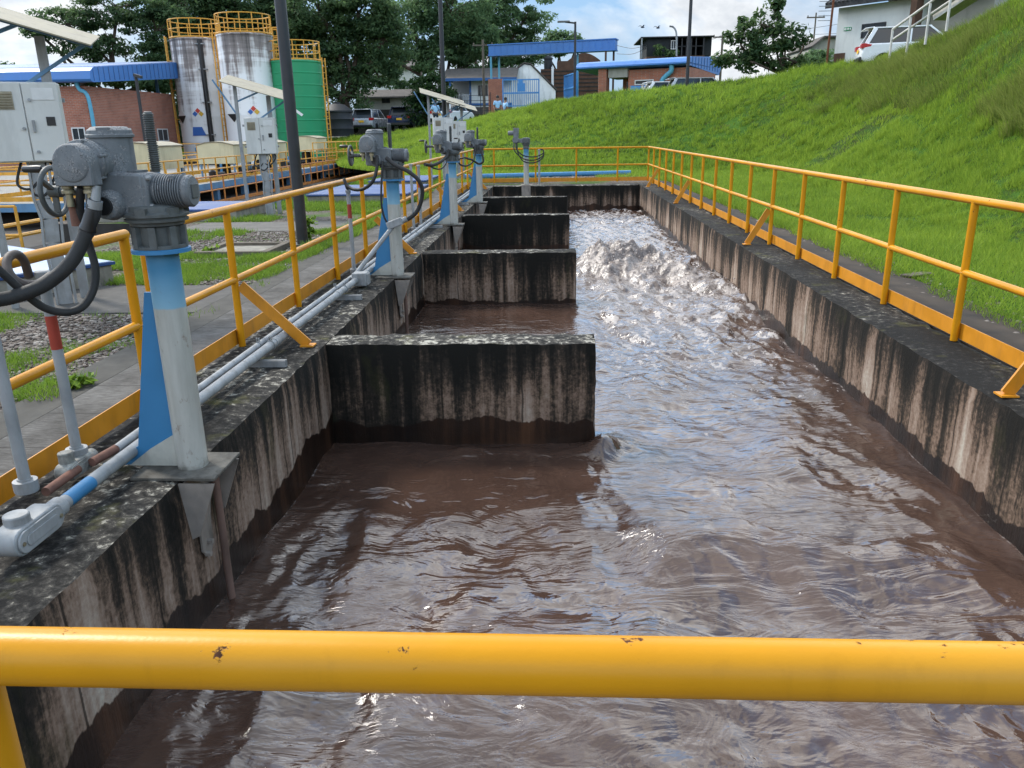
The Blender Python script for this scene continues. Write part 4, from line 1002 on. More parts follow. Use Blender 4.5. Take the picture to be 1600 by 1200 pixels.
# tall dry grass on the upper right of the bank
n = 400000
u = rg.uniform(.45, 1, n); s = rg.uniform(.15, 1.03, n); P = hill(u, s)
pu, pv = projn(P)
lo_ = np.interp(pu, [1235, 1260, 1330, 1480, 1600, 1800], [178, 176, 168, 182, 190, 215]) ; hi_ = np.interp(pu, [1235, 1290, 1340, 1400, 1470, 1600, 1800], [172, 128, 112, 78, 55, 8, -60])
fz = field(256, 256, 1.4, lo=.1, hi=1.5, seed=71, step=.12)[(P[:, 1]/.12).astype(int) % 256, (P[:, 0]/.12).astype(int) % 256]
k = (pu > 1232) & (pu < 1800) & (pv < lo_ + 16*fz - 8) & (pv > hi_ + 14*fz) & ((P - CAM) @ CM[:, 2] > 5) & (rg.uniform(0, 1, n) < np.clip(.27 + .12*fz, .03, .6))
P = P[k]; fz = fz[k]; pu = pu[k]
ln = rg.uniform(.22, .66, len(P))*(1 + .25*fz); 
tint = np.clip(.40 + .16*fz + rg.normal(0, .22, len(P)), 0, 1)
blades('tall_grass', P, ln, rg.uniform(.010, .020, len(P)), .35, TALLG, 'long bent dry grass on the upper part of the bank', rg, tint, 4, (-.55, -.35, -.1), .35)
print('tall', len(P))

# ------------------------------------------------------------------ trees
def leaves_at(C, Rr, per, size, rg, flat=.55, asp=.5):
    """C: clump centres (m,3), Rr radii (m,), per: leaves per clump -> quads scattered through each clump"""
    m = len(C); n = m*per
    d = rg.normal(0, 1, (n, 3)); d /= np.linalg.norm(d, axis=1, keepdims=True)
    r = rg.uniform(0, 1, n)**.45
    cc = np.repeat(C, per, 0); rr = np.repeat(Rr, per)
    P = cc + d*(rr*r)[:, None]*np.array([1.15, 1.15, flat])
    nrm = d*.6 + rg.normal(0, .6, (n, 3)) + np.array([0, 0, .7]); nrm /= np.linalg.norm(nrm, axis=1, keepdims=True)
    a = np.cross(nrm, rg.normal(0, 1, (n, 3))); a /= np.linalg.norm(a, axis=1, keepdims=True); b = np.cross(nrm, a)
    L = size*rg.uniform(.6, 1.35, n)[:, None]
    V = np.stack([P - a*L*.5, P + b*L*asp*.5, P + a*L*.55 - nrm*L*.12, P - b*L*asp*.5], 1).reshape(-1, 3)
    t = np.repeat(np.clip(.5 + .25*np.repeat(rg.normal(0, .7, m), per) + rg.normal(0, .16, n), 0, 1), 4)
    return V, t
def tree(name, label, cat, blobs, Y, trunk, mat, per=110, size=.34, cr=1.0, nsub=26, depth=.8, seed=1, group=None, trad=.30, parts=('trunk', 'crown'), flat=.55):
    """blobs: (px, py, rx, ry) crown masses in the picture, given their real distance, size and depth; trunk: base pixel x and ground height"""
    rg = np.random.default_rng(seed); k = Y/FPX
    base = at(trunk[0], 300, Y); base.z = trunk[1]
    t = thing(name, base, label, cat, group)
    C = []; Rr = []; hubs = []
    for (px, py, rx, ry) in blobs:
        c = np.array(at(px, py, Y)); hubs.append(Vector(c)); Rx, Rz = rx*k, ry*k; Ry = depth*(Rx+Rz)/2
        m = max(5, int(nsub*(rx*ry)/1800))
        d = rg.normal(0, 1, (m, 3)); d /= np.linalg.norm(d, axis=1, keepdims=True)
        q = c + d*(rg.uniform(.25, 1, m)**.5)[:, None]*np.array([Rx, Ry, Rz])
        C.append(q); Rr.append(rg.uniform(.55, 1.2, m)*cr)
    C = np.concatenate(C); Rr = np.concatenate(Rr)
    V, tt = leaves_at(C, Rr, per, size, rg, flat)
    V = V - np.array(base)
    np_obj(parts[1], V, np.arange(len(V)).reshape(-1, 4), mat, tint=tt, parent=t)
    q = MB(base)
    top = sum(hubs, Vector()) / len(hubs)
    mid = base.lerp(Vector((top.x, top.y, top.z)), .5) + Vector((rg.normal(0, .4), 0, 0))
    q.curve([base - Vector((0, 0, .3)), base.lerp(mid, .5) + Vector((rg.normal(0, .15), rg.normal(0, .15), 0)), mid], trad, 9, 5)
    for h in hubs:
        p = mid.lerp(h, .5) + Vector((rg.normal(0, .5), rg.normal(0, .5), rg.normal(0, .3)))
        q.curve([mid - Vector((0, 0, .6)), p, h], trad*.42, 6, 4)
    for j in rg.choice(len(C), min(len(C), 40), replace=False):
        h = min(hubs, key=lambda v: (v - Vector(C[j])).length); q.sweep([h, h.lerp(Vector(C[j]), .5) + Vector((0, 0, -.1)), Vector(C[j])], [trad*.2, trad*.14, trad*.06], 5)
    q.build(parts[0], BARK, t)
    return t
TG = 'trees behind the treatment plant'
tree('broadleaf_tree', 'feathery spreading tree above the blue roof of the brick building, sky showing through', 'tree', [(105, 38, 52, 22), (185, 12, 80, 30), (245, 50, 50, 40), (172, 78, 42, 20), (100, 72, 26, 12), (235, 105, 40, 18), (130, 118, 60, 8), (60, 52, 22, 8)], 64, (215, .5), LF_DARK, 170, .28, .95, 28, .7, 3, TG, .26, flat=.42)
tree('broadleaf_tree', 'dense dark tree standing right behind the two white silos', 'tree', [(290, 0, 70, 45), (370, 10, 80, 50), (265, 105, 32, 45), (272, 180, 20, 50), (400, 70, 55, 50), (330, 60, 50, 40), (440, 30, 50, 50), (300, 130, 30, 50)], 70, (300, .5), LF_DARK, 210, .33, 1.2, 30, .6, 4, TG, .4)
tree('broadleaf_tree', 'tall dark vine hung tree behind the black water tank, leaning trunk', 'tree', [(500, 20, 70, 50), (470, 90, 45, 55), (560, 20, 55, 45), (540, 85, 40, 40), (585, 110, 30, 28), (512, 135, 22, 35), (560, 150, 14, 30), (600, 60, 40, 40)], 66, (558, 1.2), LF_DARK, 190, .30, 1.0, 28, .6, 5, TG, .42)
tree('broadleaf_tree', 'broad green tree left of the blue gate, crown hanging over the grey shed', 'tree', [(640, 40, 60, 50), (705, 20, 70, 45), (625, 100, 40, 30), (690, 95, 45, 38), (745, 70, 40, 40), (640, 140, 25, 20), (735, 98, 24, 10)], 86, (690, 2.2), LF_MID, 180, .33, 1.1, 28, .6, 6, TG, .4)
tree('broadleaf_tree', 'pale green tree with drooping boughs above the blue gate beam', 'tree', [(775, 35, 65, 40), (830, 15, 32, 22), (765, 85, 45, 28), (815, 70, 36, 22), (720, 50, 45, 40), (835, 50, 20, 20), (800, 98, 40, 10), (765, 0, 50, 30)], 98, (745, 2.2), LF_MID, 180, .37, 1.2, 28, .6, 7, TG, .45)
tree('ivy_tree', 'ivy smothered tree stump, dark, between the cars and the blue house', 'tree', [(668, 140, 26, 28), (672, 175, 30, 22), (655, 160, 18, 28), (690, 165, 20, 28)], 62, (672, 2.0), LF_VINE, 150, .26, .8, 34, .7, 8, None, .35)
tree('broadleaf_tree', 'low dark trees filling the gap under the blue roof at the left edge', 'tree', [(40, 122, 70, 10), (150, 122, 60, 8), (-40, 115, 60, 14), (235, 130, 30, 12)], 62, (60, .3), LF_DARK, 120, .36, .8, 60, 1.0, 9, TG, .3)
tree('broadleaf_tree', 'distant hazy tree showing behind the right end of the blue beam', 'tree', [(880, 70, 28, 14), (905, 62, 18, 10), (862, 60, 14, 9), (850, 82, 30, 8)], 112, (880, 3), LF_MID, 90, .5, 1.2, 60, .8, 10, None, .3)
tree('shrub_tree', 'small open tree with long leaves on the bank crest right of the blue gatehouse', 'tree', [(1190, 38, 34, 30), (1158, 72, 30, 22), (1225, 58, 34, 22), (1200, 78, 40, 26), (1175, 100, 46, 14), (1245, 98, 42, 12), (1135, 92, 14, 12), (1210, 12, 16, 12), (1290, 105, 20, 8)], 44, (1200, 3.9), LF_SHRUB, 64, .25, .46, 25, .8, 11, None, .12, flat=.8)
tree('bush', 'rounded green bush under the grey gabled roof at the crest of the bank', 'bush', [(1276, 92, 20, 16), (1262, 100, 18, 10)], 52, (1272, 4.0), LF_MID, 110, .24, .6, 60, .9, 12, None, .08)
# weeds with names of their own
def weed(px, py, h, label, seed, n=26):
    rg = np.random.default_rng(seed); p = gr(px, py, -.02)
    t = thing('weed_plant', p, label, 'weed')
    C = np.stack([rg.normal(0, .05, n), rg.normal(0, .05, n), rg.uniform(.15*h, h, n)], 1)
    V, tt = leaves_at(C, np.full(n, .05), 7, .075, rg, .8, .6); np_obj('leaves', V, np.arange(len(V)).reshape(-1, 4), LF_WEED, tint=tt, parent=t)
    q = MB()
    for k in range(4): q.sweep([(0, 0, 0), (rg.normal(0, .02), rg.normal(0, .02), h*.5), (rg.normal(0, .05), rg.normal(0, .05), h*.9)], [.006, .005, .003], 6)
    q.build('stem', LF_WEED, t)
weed(484, 378, .36, 'leafy weed climbing the foot of the near black lamp post', 5, 34)
weed(112, 606, .06, 'single small weed on the dark walkway edge near the camera', 6, 8)
weed(330, 397, .10, 'low weed beside the timber drain frame', 7, 10)
# ------------------------------------------------------------------ control cabinets with rain canopies
def cabinet(label, loc, rz=0.0):
    t = thing('control_cabinet', loc, label, 'control cabinet', 'grey control cabinets on posts', rz)
    q = MB(); q.cbox((0, .12, 1.67), (.56, .30, .68)); q.build('case', PANEL, t, bevel=.012)
    for s, nm in ((-1, 'door'), (1, 'door')):
        q = MB(); q.cbox((s*.14, -.040, 1.67), (.272, .018, .66)); d = q.build('door', PANEL, t, bevel=.005)
        q = MB()
        if s < 0:
            for k in range(6): q.cbox((-.15, -.056, 1.80 + k*.022), (.13, .016, .012), (.5, 0, 0))
            q.cbox((-.15, -.053, 1.855), (.15, .006, .15)); q.build('louver', COVERW, d)
            q = MB(); q.lathe([(.013, 0), (.013, .02)], 10, T(-.03, -.05, 1.62) @ RotX(PI/2)); q.build('lock', STEEL, d)
        else:
            q.cbox((.19, -.050, 1.68), (.07, .008, .075)); q.build('window', BLACKP, d)
            q = MB(); q.cbox((.16, -.051, 1.91), (.17, .006, .10)); q.build('label_plate', FRAMEW, d)
            for z_ in (1.42, 1.86):
                q = MB(); q.lathe([(.013, 0), (.013, .02)], 10, T(.05, -.05, z_) @ RotX(PI/2)); q.build('lock', STEEL, d)
            q = MB(); q.cbox((.05, -.062, 1.64), (.02, .02, .10)); q.build('handle', STEEL, d)
    q = MB()
    q.box(-.42, -.36, .02, .08, 0, 2.62); q.box(-.36, .30, .28, .32, 1.45, 1.49); q.box(-.36, .30, .28, .32, 1.85, 1.89)
    q.build('post', STEEL, t)
    q = MB(); q.box(.14, .22, .30, .38, 0, 2.42); q.build('post', STEEL, t)
    q = MB()
    a = math.radians(16); q.cbox((.02, .20, 2.56), (1.30, .98, .014), (.18, a, 0)); q.build('canopy', COVERW, t, bevel=.003)
    q = MB()
    for y_ in (-.1, .55): q.bar((-.58, y_, 2.668 + y_*.18), (.62, y_, 2.324 + y_*.18), .035, .03)
    q.bar((-.39, .05, 2.05), (-.78, .05, 2.33 + .37), .03, .03); q.bar((.0, .30, 2.0), (.55, .3, 2.36), .03, .03); q.bar((-.39, .05, 2.3), (.1, .05, 2.50), .03, .03)
    q.build('canopy_frame', BLUEB, t)
    q = MB()
    tr = [(-.06, 1.33), (-.07, 1.0), (-.02, .82), (-.05, .6), (-.02, .3), (-.02, 0)]
    for (x_, wd) in ((-.11, .02), (-.035, .12), (.05, .02)):
        for (a_, b_) in zip(tr[:-1], tr[1:]): q.bar((x_ + a_[0]*.6 + .08, .05, a_[1]), (x_ + b_[0]*.6 + .08, .05, b_[1]), wd, .012 if wd > .05 else .05, (0, 1, 0))
    q.build('cable_duct', STEEL, t)
    for k, (dx, dz) in enumerate(((-.12, .20), (-.02, .26), (.08, .17))):
        q = MB(); q.curve([(dx, .1, 1.34), (dx-.06, .06, 1.34-dz), (dx+.05, .04, 1.30-dz), (dx+.16, .08, 1.34-dz*.4), (dx+.12, .1, 1.34)], .012, 8, 6); q.build('cable', RUBBER, t)
    return t
p = gr(62, 474); C1 = cabinet('near grey control cabinet at the left edge in front of the brick building, louvered door', (p.x + .22, p.y, -.03), .46)
for (px, Yc, dz, lb) in ((409, 15.9, -.18, 'control cabinet left of the near black lamp post, canopy in front of the silos'),
                         (694, 23.4, -.10, 'pale control cabinet left of the pair behind the third valve actuator'),
                         (716, 26.8, -.16, 'pale control cabinet right of the pair behind the third valve actuator, lower canopy')):
    c = copy_tree(C1); p = at(px, 230, Yc); c.location = (p.x, Yc, dz); c.rotation_euler.z = .22; c['label'] = lb

# ------------------------------------------------------------------ lamp posts
def lamp_post(loc, h, r, label, arm=(-1.3, 0), z0=0.0, lean=0):
    t = thing('lamp_post', loc, label, 'lamp post', 'black lamp posts')
    q = MB(); q.sweep([(0, 0, -.3), (0, 0, 2.0), (0, 0, h)], [r, r, r*.82], 10); q.build('pole', BLACKPOLE, t)
    q = MB(); q.box(-r*2, r*2, -r*2, r*2, -.02, .015); q.build('foot_plate', BLACKPOLE, t)
    q = MB(); q.bar((0, 0, h-.08), (arm[0], arm[1], h), .09, .09); q.build('arm', BLACKPOLE, t)
    q = MB(); q.cbox((arm[0]*1.15, arm[1]*1.15, h+.02), (.75, .30, .09)); q.build('lamp_head', LAMPH, t, bevel=.02)
lamp_post((-3.61, 11.45, -.02), 9.5, .080, 'near tall black lamp post rising out of the picture between the left railing posts')
lamp_post((-3.12, 24.3, -.02), 10.0, .066, 'tall thin black lamp post behind the white cabinets, top out of the picture')
p = at(1074, 120, 43.5); lamp_post((p.x, p.y, plateau(p.x, p.y)), 9.0, .085, 'black lamp post on the crest of the bank in front of the blue roofed gatehouse')
p = at(898, 140, 53); lamp_post((p.x, p.y, plateau(p.x, p.y)), at(898, 34, 53).z - plateau(p.x, p.y), .085, 'street lamp with its head pointing left above the blue gate', (-.62, 0))

# ------------------------------------------------------------------ lidded pits and ground pieces
def pit(label, pts, h, lid, over=.04):
    c = Vector((sum(a for a, b_ in pts)/len(pts), sum(b_ for a, b_ in pts)/len(pts), 0))
    t = thing('covered_pit', c + Vector((0, 0, -.03)), label, 'covered pit', 'concrete pits with blue lids')
    q = MB(); pl = [(a-c.x, b_-c.y) for a, b_ in pts]; q.prism(pl, -.05, h-.035, 'xy'); q.build('kerb', KERBC, t, bevel=.01)
    q = MB(); q.prism([(a*(1+over), b_*(1+over)) for a, b_ in pl], h-.034, h, 'xy'); q.build('lid', lid, t, bevel=.004)
    q = MB(); q.prism([(a*(1+over)*.985, b_*(1+over)*.97) for a, b_ in pl], h+.001, h+.007, 'xy'); q.build('lid_sheet', BLUELITE if lid is BLUELID and h > .23 else BLUELID, t)
a = Vector((-4.78, 8.4)); dv = Vector((-.55, -.84)).normalized(); pv_ = Vector((-.84, .55))
pit('pale blue lidded pit behind the near control cabinet', [tuple(a), tuple(a + dv*3.2), tuple(a + dv*3.2 + pv_*2.6), tuple(a + pv_*2.6)], .25, BLUELID, .02)
pit('blue lidded pit left of the near black lamp post', [(-9.2, 15.0), (-5.95, 15.0), (-5.95, 16.9), (-9.2, 16.9)], .21, BLUELID, .02)
pit('blue lidded pit seen behind the second valve actuator column', [(-5.6, 18.4), (-3.3, 18.4), (-3.3, 21.8), (-5.6, 21.8)], .22, BLUELID, .02)
pit('farthest blue lidded pit beside the white cabinets', [(-5.4, 23.9), (-3.7, 23.9), (-3.7, 26.8), (-5.4, 26.8)], .20, BLUELID, .02)
q = MB(); q.sweep([(-6.38, 17.6, .08), (-6.42, 51, .08)], .10, 12); tag(q.build('blue_pipe', BLUEPIPE), 'blue pipe along the edge of the sunken plant yard', 'pipe')
p0, p1 = gr(700, 277, .07), gr(985, 270, .07)
q = MB(p0); q.sweep([p0, p1], .085, 12); tag(q.build('blue_pipe', BLUEPIPE, loc=p0), 'blue pipe lying on the grass beyond the end wall', 'pipe')
t = thing('drain_frame', (-4.25, 10.85, -.03), 'weathered timber frame round a ground drain', 'drain cover')
q = MB()
for (x0, x1, y0, y1) in ((-.5, .5, -.5, -.40), (-.5, .5, .40, .5), (-.5, -.40, -.398, .398), (.40, .5, -.398, .398)): q.box(x0, x1, y0, y1, 0, .07)
q.build('frame', BARKV, t, bevel=.006)
q = MB(); q.box(-.398, .398, -.398, .398, 0, .03); q.build('cover', KERBC, t)
p = gr(1398, 438)
q = MB(p); q.cbox(p + Vector((.35, .3, .01)), (.34, .12, .012), (0, 0, .5)); tag(q.build('board_scrap', BARKV, loc=p), 'dark scrap of board lying on the muddy strip behind the right railing', 'board')

# ------------------------------------------------------------------ the plant yard: decks, rails, motor covers
def plant_rail(x0, y0, x1, y1, zb, h, mat, label, n, group='railings in the plant yard', r=.028, kick=True):
    a = Vector((x0, y0, zb)); b_ = Vector((x1, y1, zb)); q = MB(a); U = Vector((0, 0, 1))
    for k in (1.0, .52): q.sweep([a + U*h*k, b_ + U*h*k], r, 6)
    for k in range(n+1):
        p = a.lerp(b_, k/n); q.sweep([p, p + U*h], r, 6)
    if kick: q.bar(a + U*.07, b_ + U*.07, .01, .12)
    return tag(q.build('plant_railing', mat, loc=a), label, 'railing', group)
plant_rail(-11.7, 26.5, -11.7, 48, PITZ, .96, ORNG, 'rusty orange railing on the floor of the plant yard, running away from the camera', 20)
plant_rail(-30, 26.6, -11.75, 26.6, PITZ, .96, ORNG, 'rusty orange railing crossing the plant yard below the motor covers', 16)
plant_rail(-12.6, 21, -12.6, 48, -.1, .84, YELFAR, 'yellow railing on the right edge of the raised deck', 26)
plant_rail(-32, 21, -12.65, 21, -.1, .84, YELFAR, 'yellow railing on the front edge of the raised deck', 18)
plant_rail(-15.6, 21.2, -15.6, 48, -.1, .84, YELFAR, 'yellow railing along the back of the raised deck', 26)
plant_rail(-32, 31, -15.7, 31, .15, .9, YELFAR, 'yellow railing crossing behind the nearest motor cover', 14)
plant_rail(-24, 47.5, -11, 47.5, .1, 1.0, YELFAR, 'yellow railing at the foot of the white silos', 12)
plant_rail(-12.4, 42.5, -10.6, 49.5, .0, 1.1, YELFAR, 'yellow railing round the farthest motor cover', 6)
plant_rail(-10.5, 49.5, -8.2, 51, -.1, .95, YELFAR, 'short yellow railing ending at the grass bank', 3)
plant_rail(-30, 14.5, -9.9, 14.5, PITZ, 1.1, YELFAR, 'yellow railing in the near left corner of the plant yard', 14)
plant_rail(-11.6, 11.0, -11.7, 26.4, PITZ, .52, YELFAR, 'low yellow pipe rail in the near corner of the plant yard', 4, kick=False, r=.045)
t = thing('plant_deck', (-14, 34, PITZ), 'raised steel deck with blue edge beams over dark tanks', 'deck')
q = MB(); q.box(-18, 1.55, -13.2, 14.5, .58, .64); q.build('deck_plate', SLABC, t)
q = MB(); q.box(1.56, 1.62, -13.2, 14.5, .44, .66); q.box(-18, 1.55, -13.28, -13.21, .44, .66); q.build('edge_beam', BLUEB, t)
for k in range(10):
    q = MB(); y_ = -12.9 + k*2.95; q.box(1.25, 1.50, y_, y_+.22, 0, .575); q.build('deck_post', BLUEB, t)
for k in range(5):
    q = MB(); x_ = -17 + k*3.4; q.box(x_, x_+.22, -13.1, -12.9, 0, .575); q.build('deck_post', BLUEB, t)
q = MB(); q.box(-18, .4, -12.4, 14.2, 0, .57); q.build('tank_wall', DARKC, t)
def motor_cover(x, y, w, d, h, z, label):
    t = thing('motor_cover', (x, y, -.1), label, 'motor cover', 'cream motor covers on the plant deck')
    z -= -.1
    q = MB(); pr = [(-w/2, z), (w/2, z), (w/2, z+h*.86), (w/4, z+h*.97), (0, z+h), (-w/4, z+h*.97), (-w/2, z+h*.86)]
    q.prism(pr, -d/2, d/2); q.build('hood', CREAM, t)
    q = MB(); pr2 = [(-w/2-.04, z+h*.86), (-w/4, z+h*.985), (0, z+h*1.015), (w/4, z+h*.985), (w/2+.04, z+h*.86), (w/2+.04, z+h*.90), (w/4, z+h*1.02), (0, z+h*1.05), (-w/4, z+h*1.02), (-w/2-.04, z+h*.90)]
    q.prism(pr2, -d/2-.04, d/2+.04); q.build('roof', COVERW, t)
    q = MB(); q.lathe([(.22, 0), (.30, .1), (.30, z-.1), (.2, z)], 14, T(-w*.1, 0, 0)); q.box(-.45, .35, -.5, .5, .0, .12); q.build('motor', BLACKP, t)
    q = MB()
    for sx in (-1, 1):
        for sy in (-1, 1): q.box(sx*w*.46-.03, sx*w*.46+.03, sy*d*.46-.03, sy*d*.46+.03, 0, z)
    q.build('legs', BLUEB, t)
for (x, y, w_, d_, h_, z_, lb) in ((-13.75, 27.6, 1.45, 1.95, .86, .46, 'largest cream motor cover, right behind the nearest valve actuator'),
        (-13.9, 24.6, .9, 1.2, .78, .28, 'narrow cream motor cover half hidden by the nearest actuator'),
        (-13.7, 34.1, 1.5, 2.0, .84, .42, 'cream motor cover behind the canopied cabinet in front of the second silo'),
        (-13.6, 38.6, 1.5, 2.0, .84, .44, 'cream motor cover just left of the near black lamp post'),
        (-13.5, 45.5, 1.5, 2.0, .80, .62, 'farthest cream motor cover in front of the green tank')):
    motor_cover(x, y, w_, d_, h_, z_, lb)
rr = random.Random(4)
for k in range(9):
    y_ = 23 + k*2.7; x_ = -12.9 - rr.random()*1.2
    t = thing('pump', (x_, y_, -.1), ('small dark pump on the raised deck, number %s from the near end' % ['one','two','three','four','five','six','seven','eight','nine'][k]), 'pump', 'pumps on the plant deck')
    t['label'] = 'small dark pump standing among the pipes on the raised deck'
    q = MB(); q.lathe([(.12, 0), (.14, .05), (.14, .3), (.09, .36)], 12); q.tube((0, 0, .2), (.45, .1, .2), .09, n=10); q.build('casing', BLACKP, t)
    q = MB(); q.tube((.0, .2, .1), (.0, .9, .1), .05, n=8); q.tube((.0, .9, .1), (.0, .9, .55), .05, n=8); q.build('pipe', [STEEL, BLUEPIPE][k % 2], t)

# ------------------------------------------------------------------ brick plant building
cb = at(139, 180, 44); zt = at(139, 134, 44).z
t = thing('brick_building', (cb.x, 44, 0), 'low red brick building with a deep blue sheet roof at the left edge', 'building')
q = MB(); q.box(-34, 0, 0, 10.2, -.4, zt); q.build('wall', BRICK, t)
fb, ft = at(139, 127, 43.2).z, at(139, 103, 43.2).z; rb, rt = at(268, 122, 57).z, at(268, 97, 57).z
q = MB(); prf = [(-.8, fb+.12), (-.72, fb+.02), (-.5, fb-.03), (13, rb), (13.4, rb+.3), (13.2, rt-.1), (12.8, rt), (-.3, ft), (-.7, ft-.22)]
q.prism(prf, -36, .85, 'yz'); q.bar((-36, -.55, ft-.30), (.85, -.55, ft-.30), .04, .05, mi=1)
for k in range(26):
    y_ = -.45 + k*.53; f_ = (y_+.3)/13.1; q.box(.852, .872, y_, y_+.045, fb + (rb-fb)*f_ + .05, ft + (rt-ft)*f_ - .03, 1)
rf = q.build('roof', [BLUER, BLUERD], t)
q = MB(); q.prism([(-.2, ft+.012), (12.8, rt+.012), (12.8, rt+.03), (-.2, ft+.03)], -36, .6, 'yz'); q.build('roof_sheet', BLUERD, rf)
q = MB()
for x_, y_ in ((-.6, .5), (-.6, 9.6), (-10, .5), (-20, .5)): q.box(x_-.08, x_+.08, y_-.08, y_+.08, zt+.002, (ft+fb)/2 + (rb-fb)*y_/13)
q.build('roof_post', BLUEB, t)
dpx = at(124, 130, 43.8).x - cb.x
q = MB(); q.curve([(dpx-.15, -.25, fb+.05), (dpx-.05, -.22, fb-.35), (dpx+.32, -.14, fb-.8), (dpx+.34, -.12, 1.2), (dpx+.34, -.12, -.3)], .10, 10, 6); q.build('downpipe', CYAN, t)
def window(parent, x0, x1, z0, z1, y, fr=FRAMEW, gl=GLASSD, axis='x', bars=1, w=.06, sgn=-1):
    """frame and pane on a wall at constant y (axis x) or constant x (axis y); sgn: outward side"""
    q = MB()
    def bx(a, b_, c, d, e0, e1):
        if axis == 'x': q.box(a, b_, min(y+sgn*e0, y+sgn*e1), max(y+sgn*e0, y+sgn*e1), c, d)
        else: q.box(min(y+sgn*e0, y+sgn*e1), max(y+sgn*e0, y+sgn*e1), a, b_, c, d)
    bx(x0, x1, z0, z0+w, .003, .05); bx(x0, x1, z1-w, z1, .003, .05); bx(x0, x0+w, z0+w, z1-w, .003, .05); bx(x1-w, x1, z0+w, z1-w, .003, .05)
    for k in range(bars):
        xx = x0 + (x1-x0)*(k+1)/(bars+1); bx(xx-w*.3, xx+w*.3, z0+w, z1-w, .003, .04)
    o = q.build('window', fr, parent)
    q = MB(); bx(x0+w, x1-w, z0+w, z1-w, .004, .018); q.build('pane', gl, o); return o
wx0, wx1 = at(113, 209, 44).x - cb.x, at(134, 209, 44).x - cb.x
window(t, wx0, wx1, at(123, 220, 44).z, at(123, 199, 44).z, 0)
for (px0, px1, yt, yb) in ((193, 205, 200, 220), (226, 235, 201, 221), (246, 262, 201, 221)):
    Y0, Y1 = [cb.x/ray(p_, 210)[0]*ray(p_, 210)[1] for p_ in (px0, px1)]
    window(t, Y0-44, min(Y1-44, 10.0), at(px0, yb, Y0).z, at(px0, yt, Y0).z, 0, axis='y', sgn=1)
# wall lamp on its pole in front of the building
p = at(224, 200, 43); t2 = thing('lamp_post', (p.x, 43, 0), 'thin dark pole with a small lamp against the brick building', 'lamp post', 'black lamp posts')
q = MB(); q.sweep([(0, 0, -.8), (0, 0, at(224, 118, 43).z)], .085, 8); q.build('pole', BLACKPOLE, t2)
q = MB(); q.cbox((.16, -.1, at(224, 119, 43).z), (.4, .2, .14), (0, .3, 0)); q.build('lamp_head', BLACKPOLE, t2)

# ------------------------------------------------------------------ silos and tanks
def silo_mat(name, seed):
    m = NM(name, .6); v = m.obj(); s = m.sep(v); of = (seed, seed*2.1, 0)
    st = m.noise(m.mp(v, (2.6, 2.6, .11), of), 1.0, 6, .62); hb = m.noise(m.mp(v, (.35, .35, 5.5), of), 1.0, 4, .6); lg = m.noise(m.mp(v, (.4, .4, .25), of), 1.0, 4, .6)
    up = m.math('MULTIPLY', m.math('SUBTRACT', s[2], 4.6), .042)
    d = m.math('ADD', m.math('ADD', m.math('MULTIPLY', st, .62), m.math('MULTIPLY', hb, .20)), m.math('ADD', m.math('MULTIPLY', lg, .42), up))
    m.set(Base_Color=m.ramp(d, [(.60, (.80, .80, .79)), (.66, (.60, .58, .56)), (.72, (.24, .205, .19)), (.84, (.08, .068, .062))])); return m.m
GREENT = plain('green_tank_shell', (.012, .26, .105), .45, var=.1, sc=.5)
def ring_rail(parent, r, z, h, n=14, mat=YELFAR):
    q = MB()
    for hh in (1.0, .5): q.torus((0, 0, z+h*hh), r, .035, 'z', 28, 6)
    q.torus((0, 0, z+.06), r, .05, 'z', 28, 6)
    for k in range(n):
        a = 2*PI*k/n; q.sweep([(r*math.cos(a), r*math.sin(a), z), (r*math.cos(a), r*math.sin(a), z+h)], .032, 6)
    q.build('top_railing', mat, parent)
def ladder(parent, a, r, z0, z1, mat=YELFAR, cage=False):
    q = MB(); n = Vector((math.cos(a), math.sin(a), 0)); s = Vector((-n.y, n.x, 0))
    for k in (-1, 1): q.sweep([n*(r+.25) + s*.26*k + Vector((0, 0, z0)), n*(r+.25) + s*.26*k + Vector((0, 0, z1))], .045, 6)
    for k in (-1, 0, 1): cage and q.sweep([n*(r+.85) + s*.32*k + Vector((0, 0, z0+2)), n*(r+.85) + s*.32*k + Vector((0, 0, z1+.6))], .028, 6)
    z = z0 + .3
    while z < z1: q.sweep([n*(r+.25) - s*.26 + Vector((0, 0, z)), n*(r+.25) + s*.26 + Vector((0, 0, z))], .02, 5); z += .34
    z = z0 + 2
    while cage and z < z1 + .6:
        pts = [n*(r+.25+.62*math.sin(PI*j/8)) + s*(.40*math.cos(PI*j/8)) + Vector((0, 0, z)) for j in range(9)]; q.sweep(pts, .022, 5); z += 1.1
    z = z0 + 1
    while z < z1: q.sweep([n*r + Vector((0, 0, z)), n*(r+.25) + Vector((0, 0, z))], .03, 5); z += 1.8
    q.build('ladder', mat, parent)
def decal(parent, name, polys, r, mat_list, a0, z):
    """flat shapes wrapped on the shell, 6 mm proud; coordinates (arc metres, z)"""
    q = MB(); uc = sum(u for u, w_ in polys[0][1])/len(polys[0][1]); aa = a0 + uc/r
    for mi, poly in polys:
        n = len(poly); vs = []
        for rr_ in (r + .004 + (mi > 0)*.014, r + .014 + (mi > 0)*.014):
            vs += [(rr_*math.cos(aa) - (u-uc)*math.sin(aa), rr_*math.sin(aa) + (u-uc)*math.cos(aa), z + w_) for u, w_ in poly]
        q.add(vs, [tuple(range(n)), tuple(range(2*n-1, n-1, -1))] + [(i, (i+1) % n, (i+1) % n + n, i+n) for i in range(n)], False, mi)
    q.build(name, mat_list, parent)
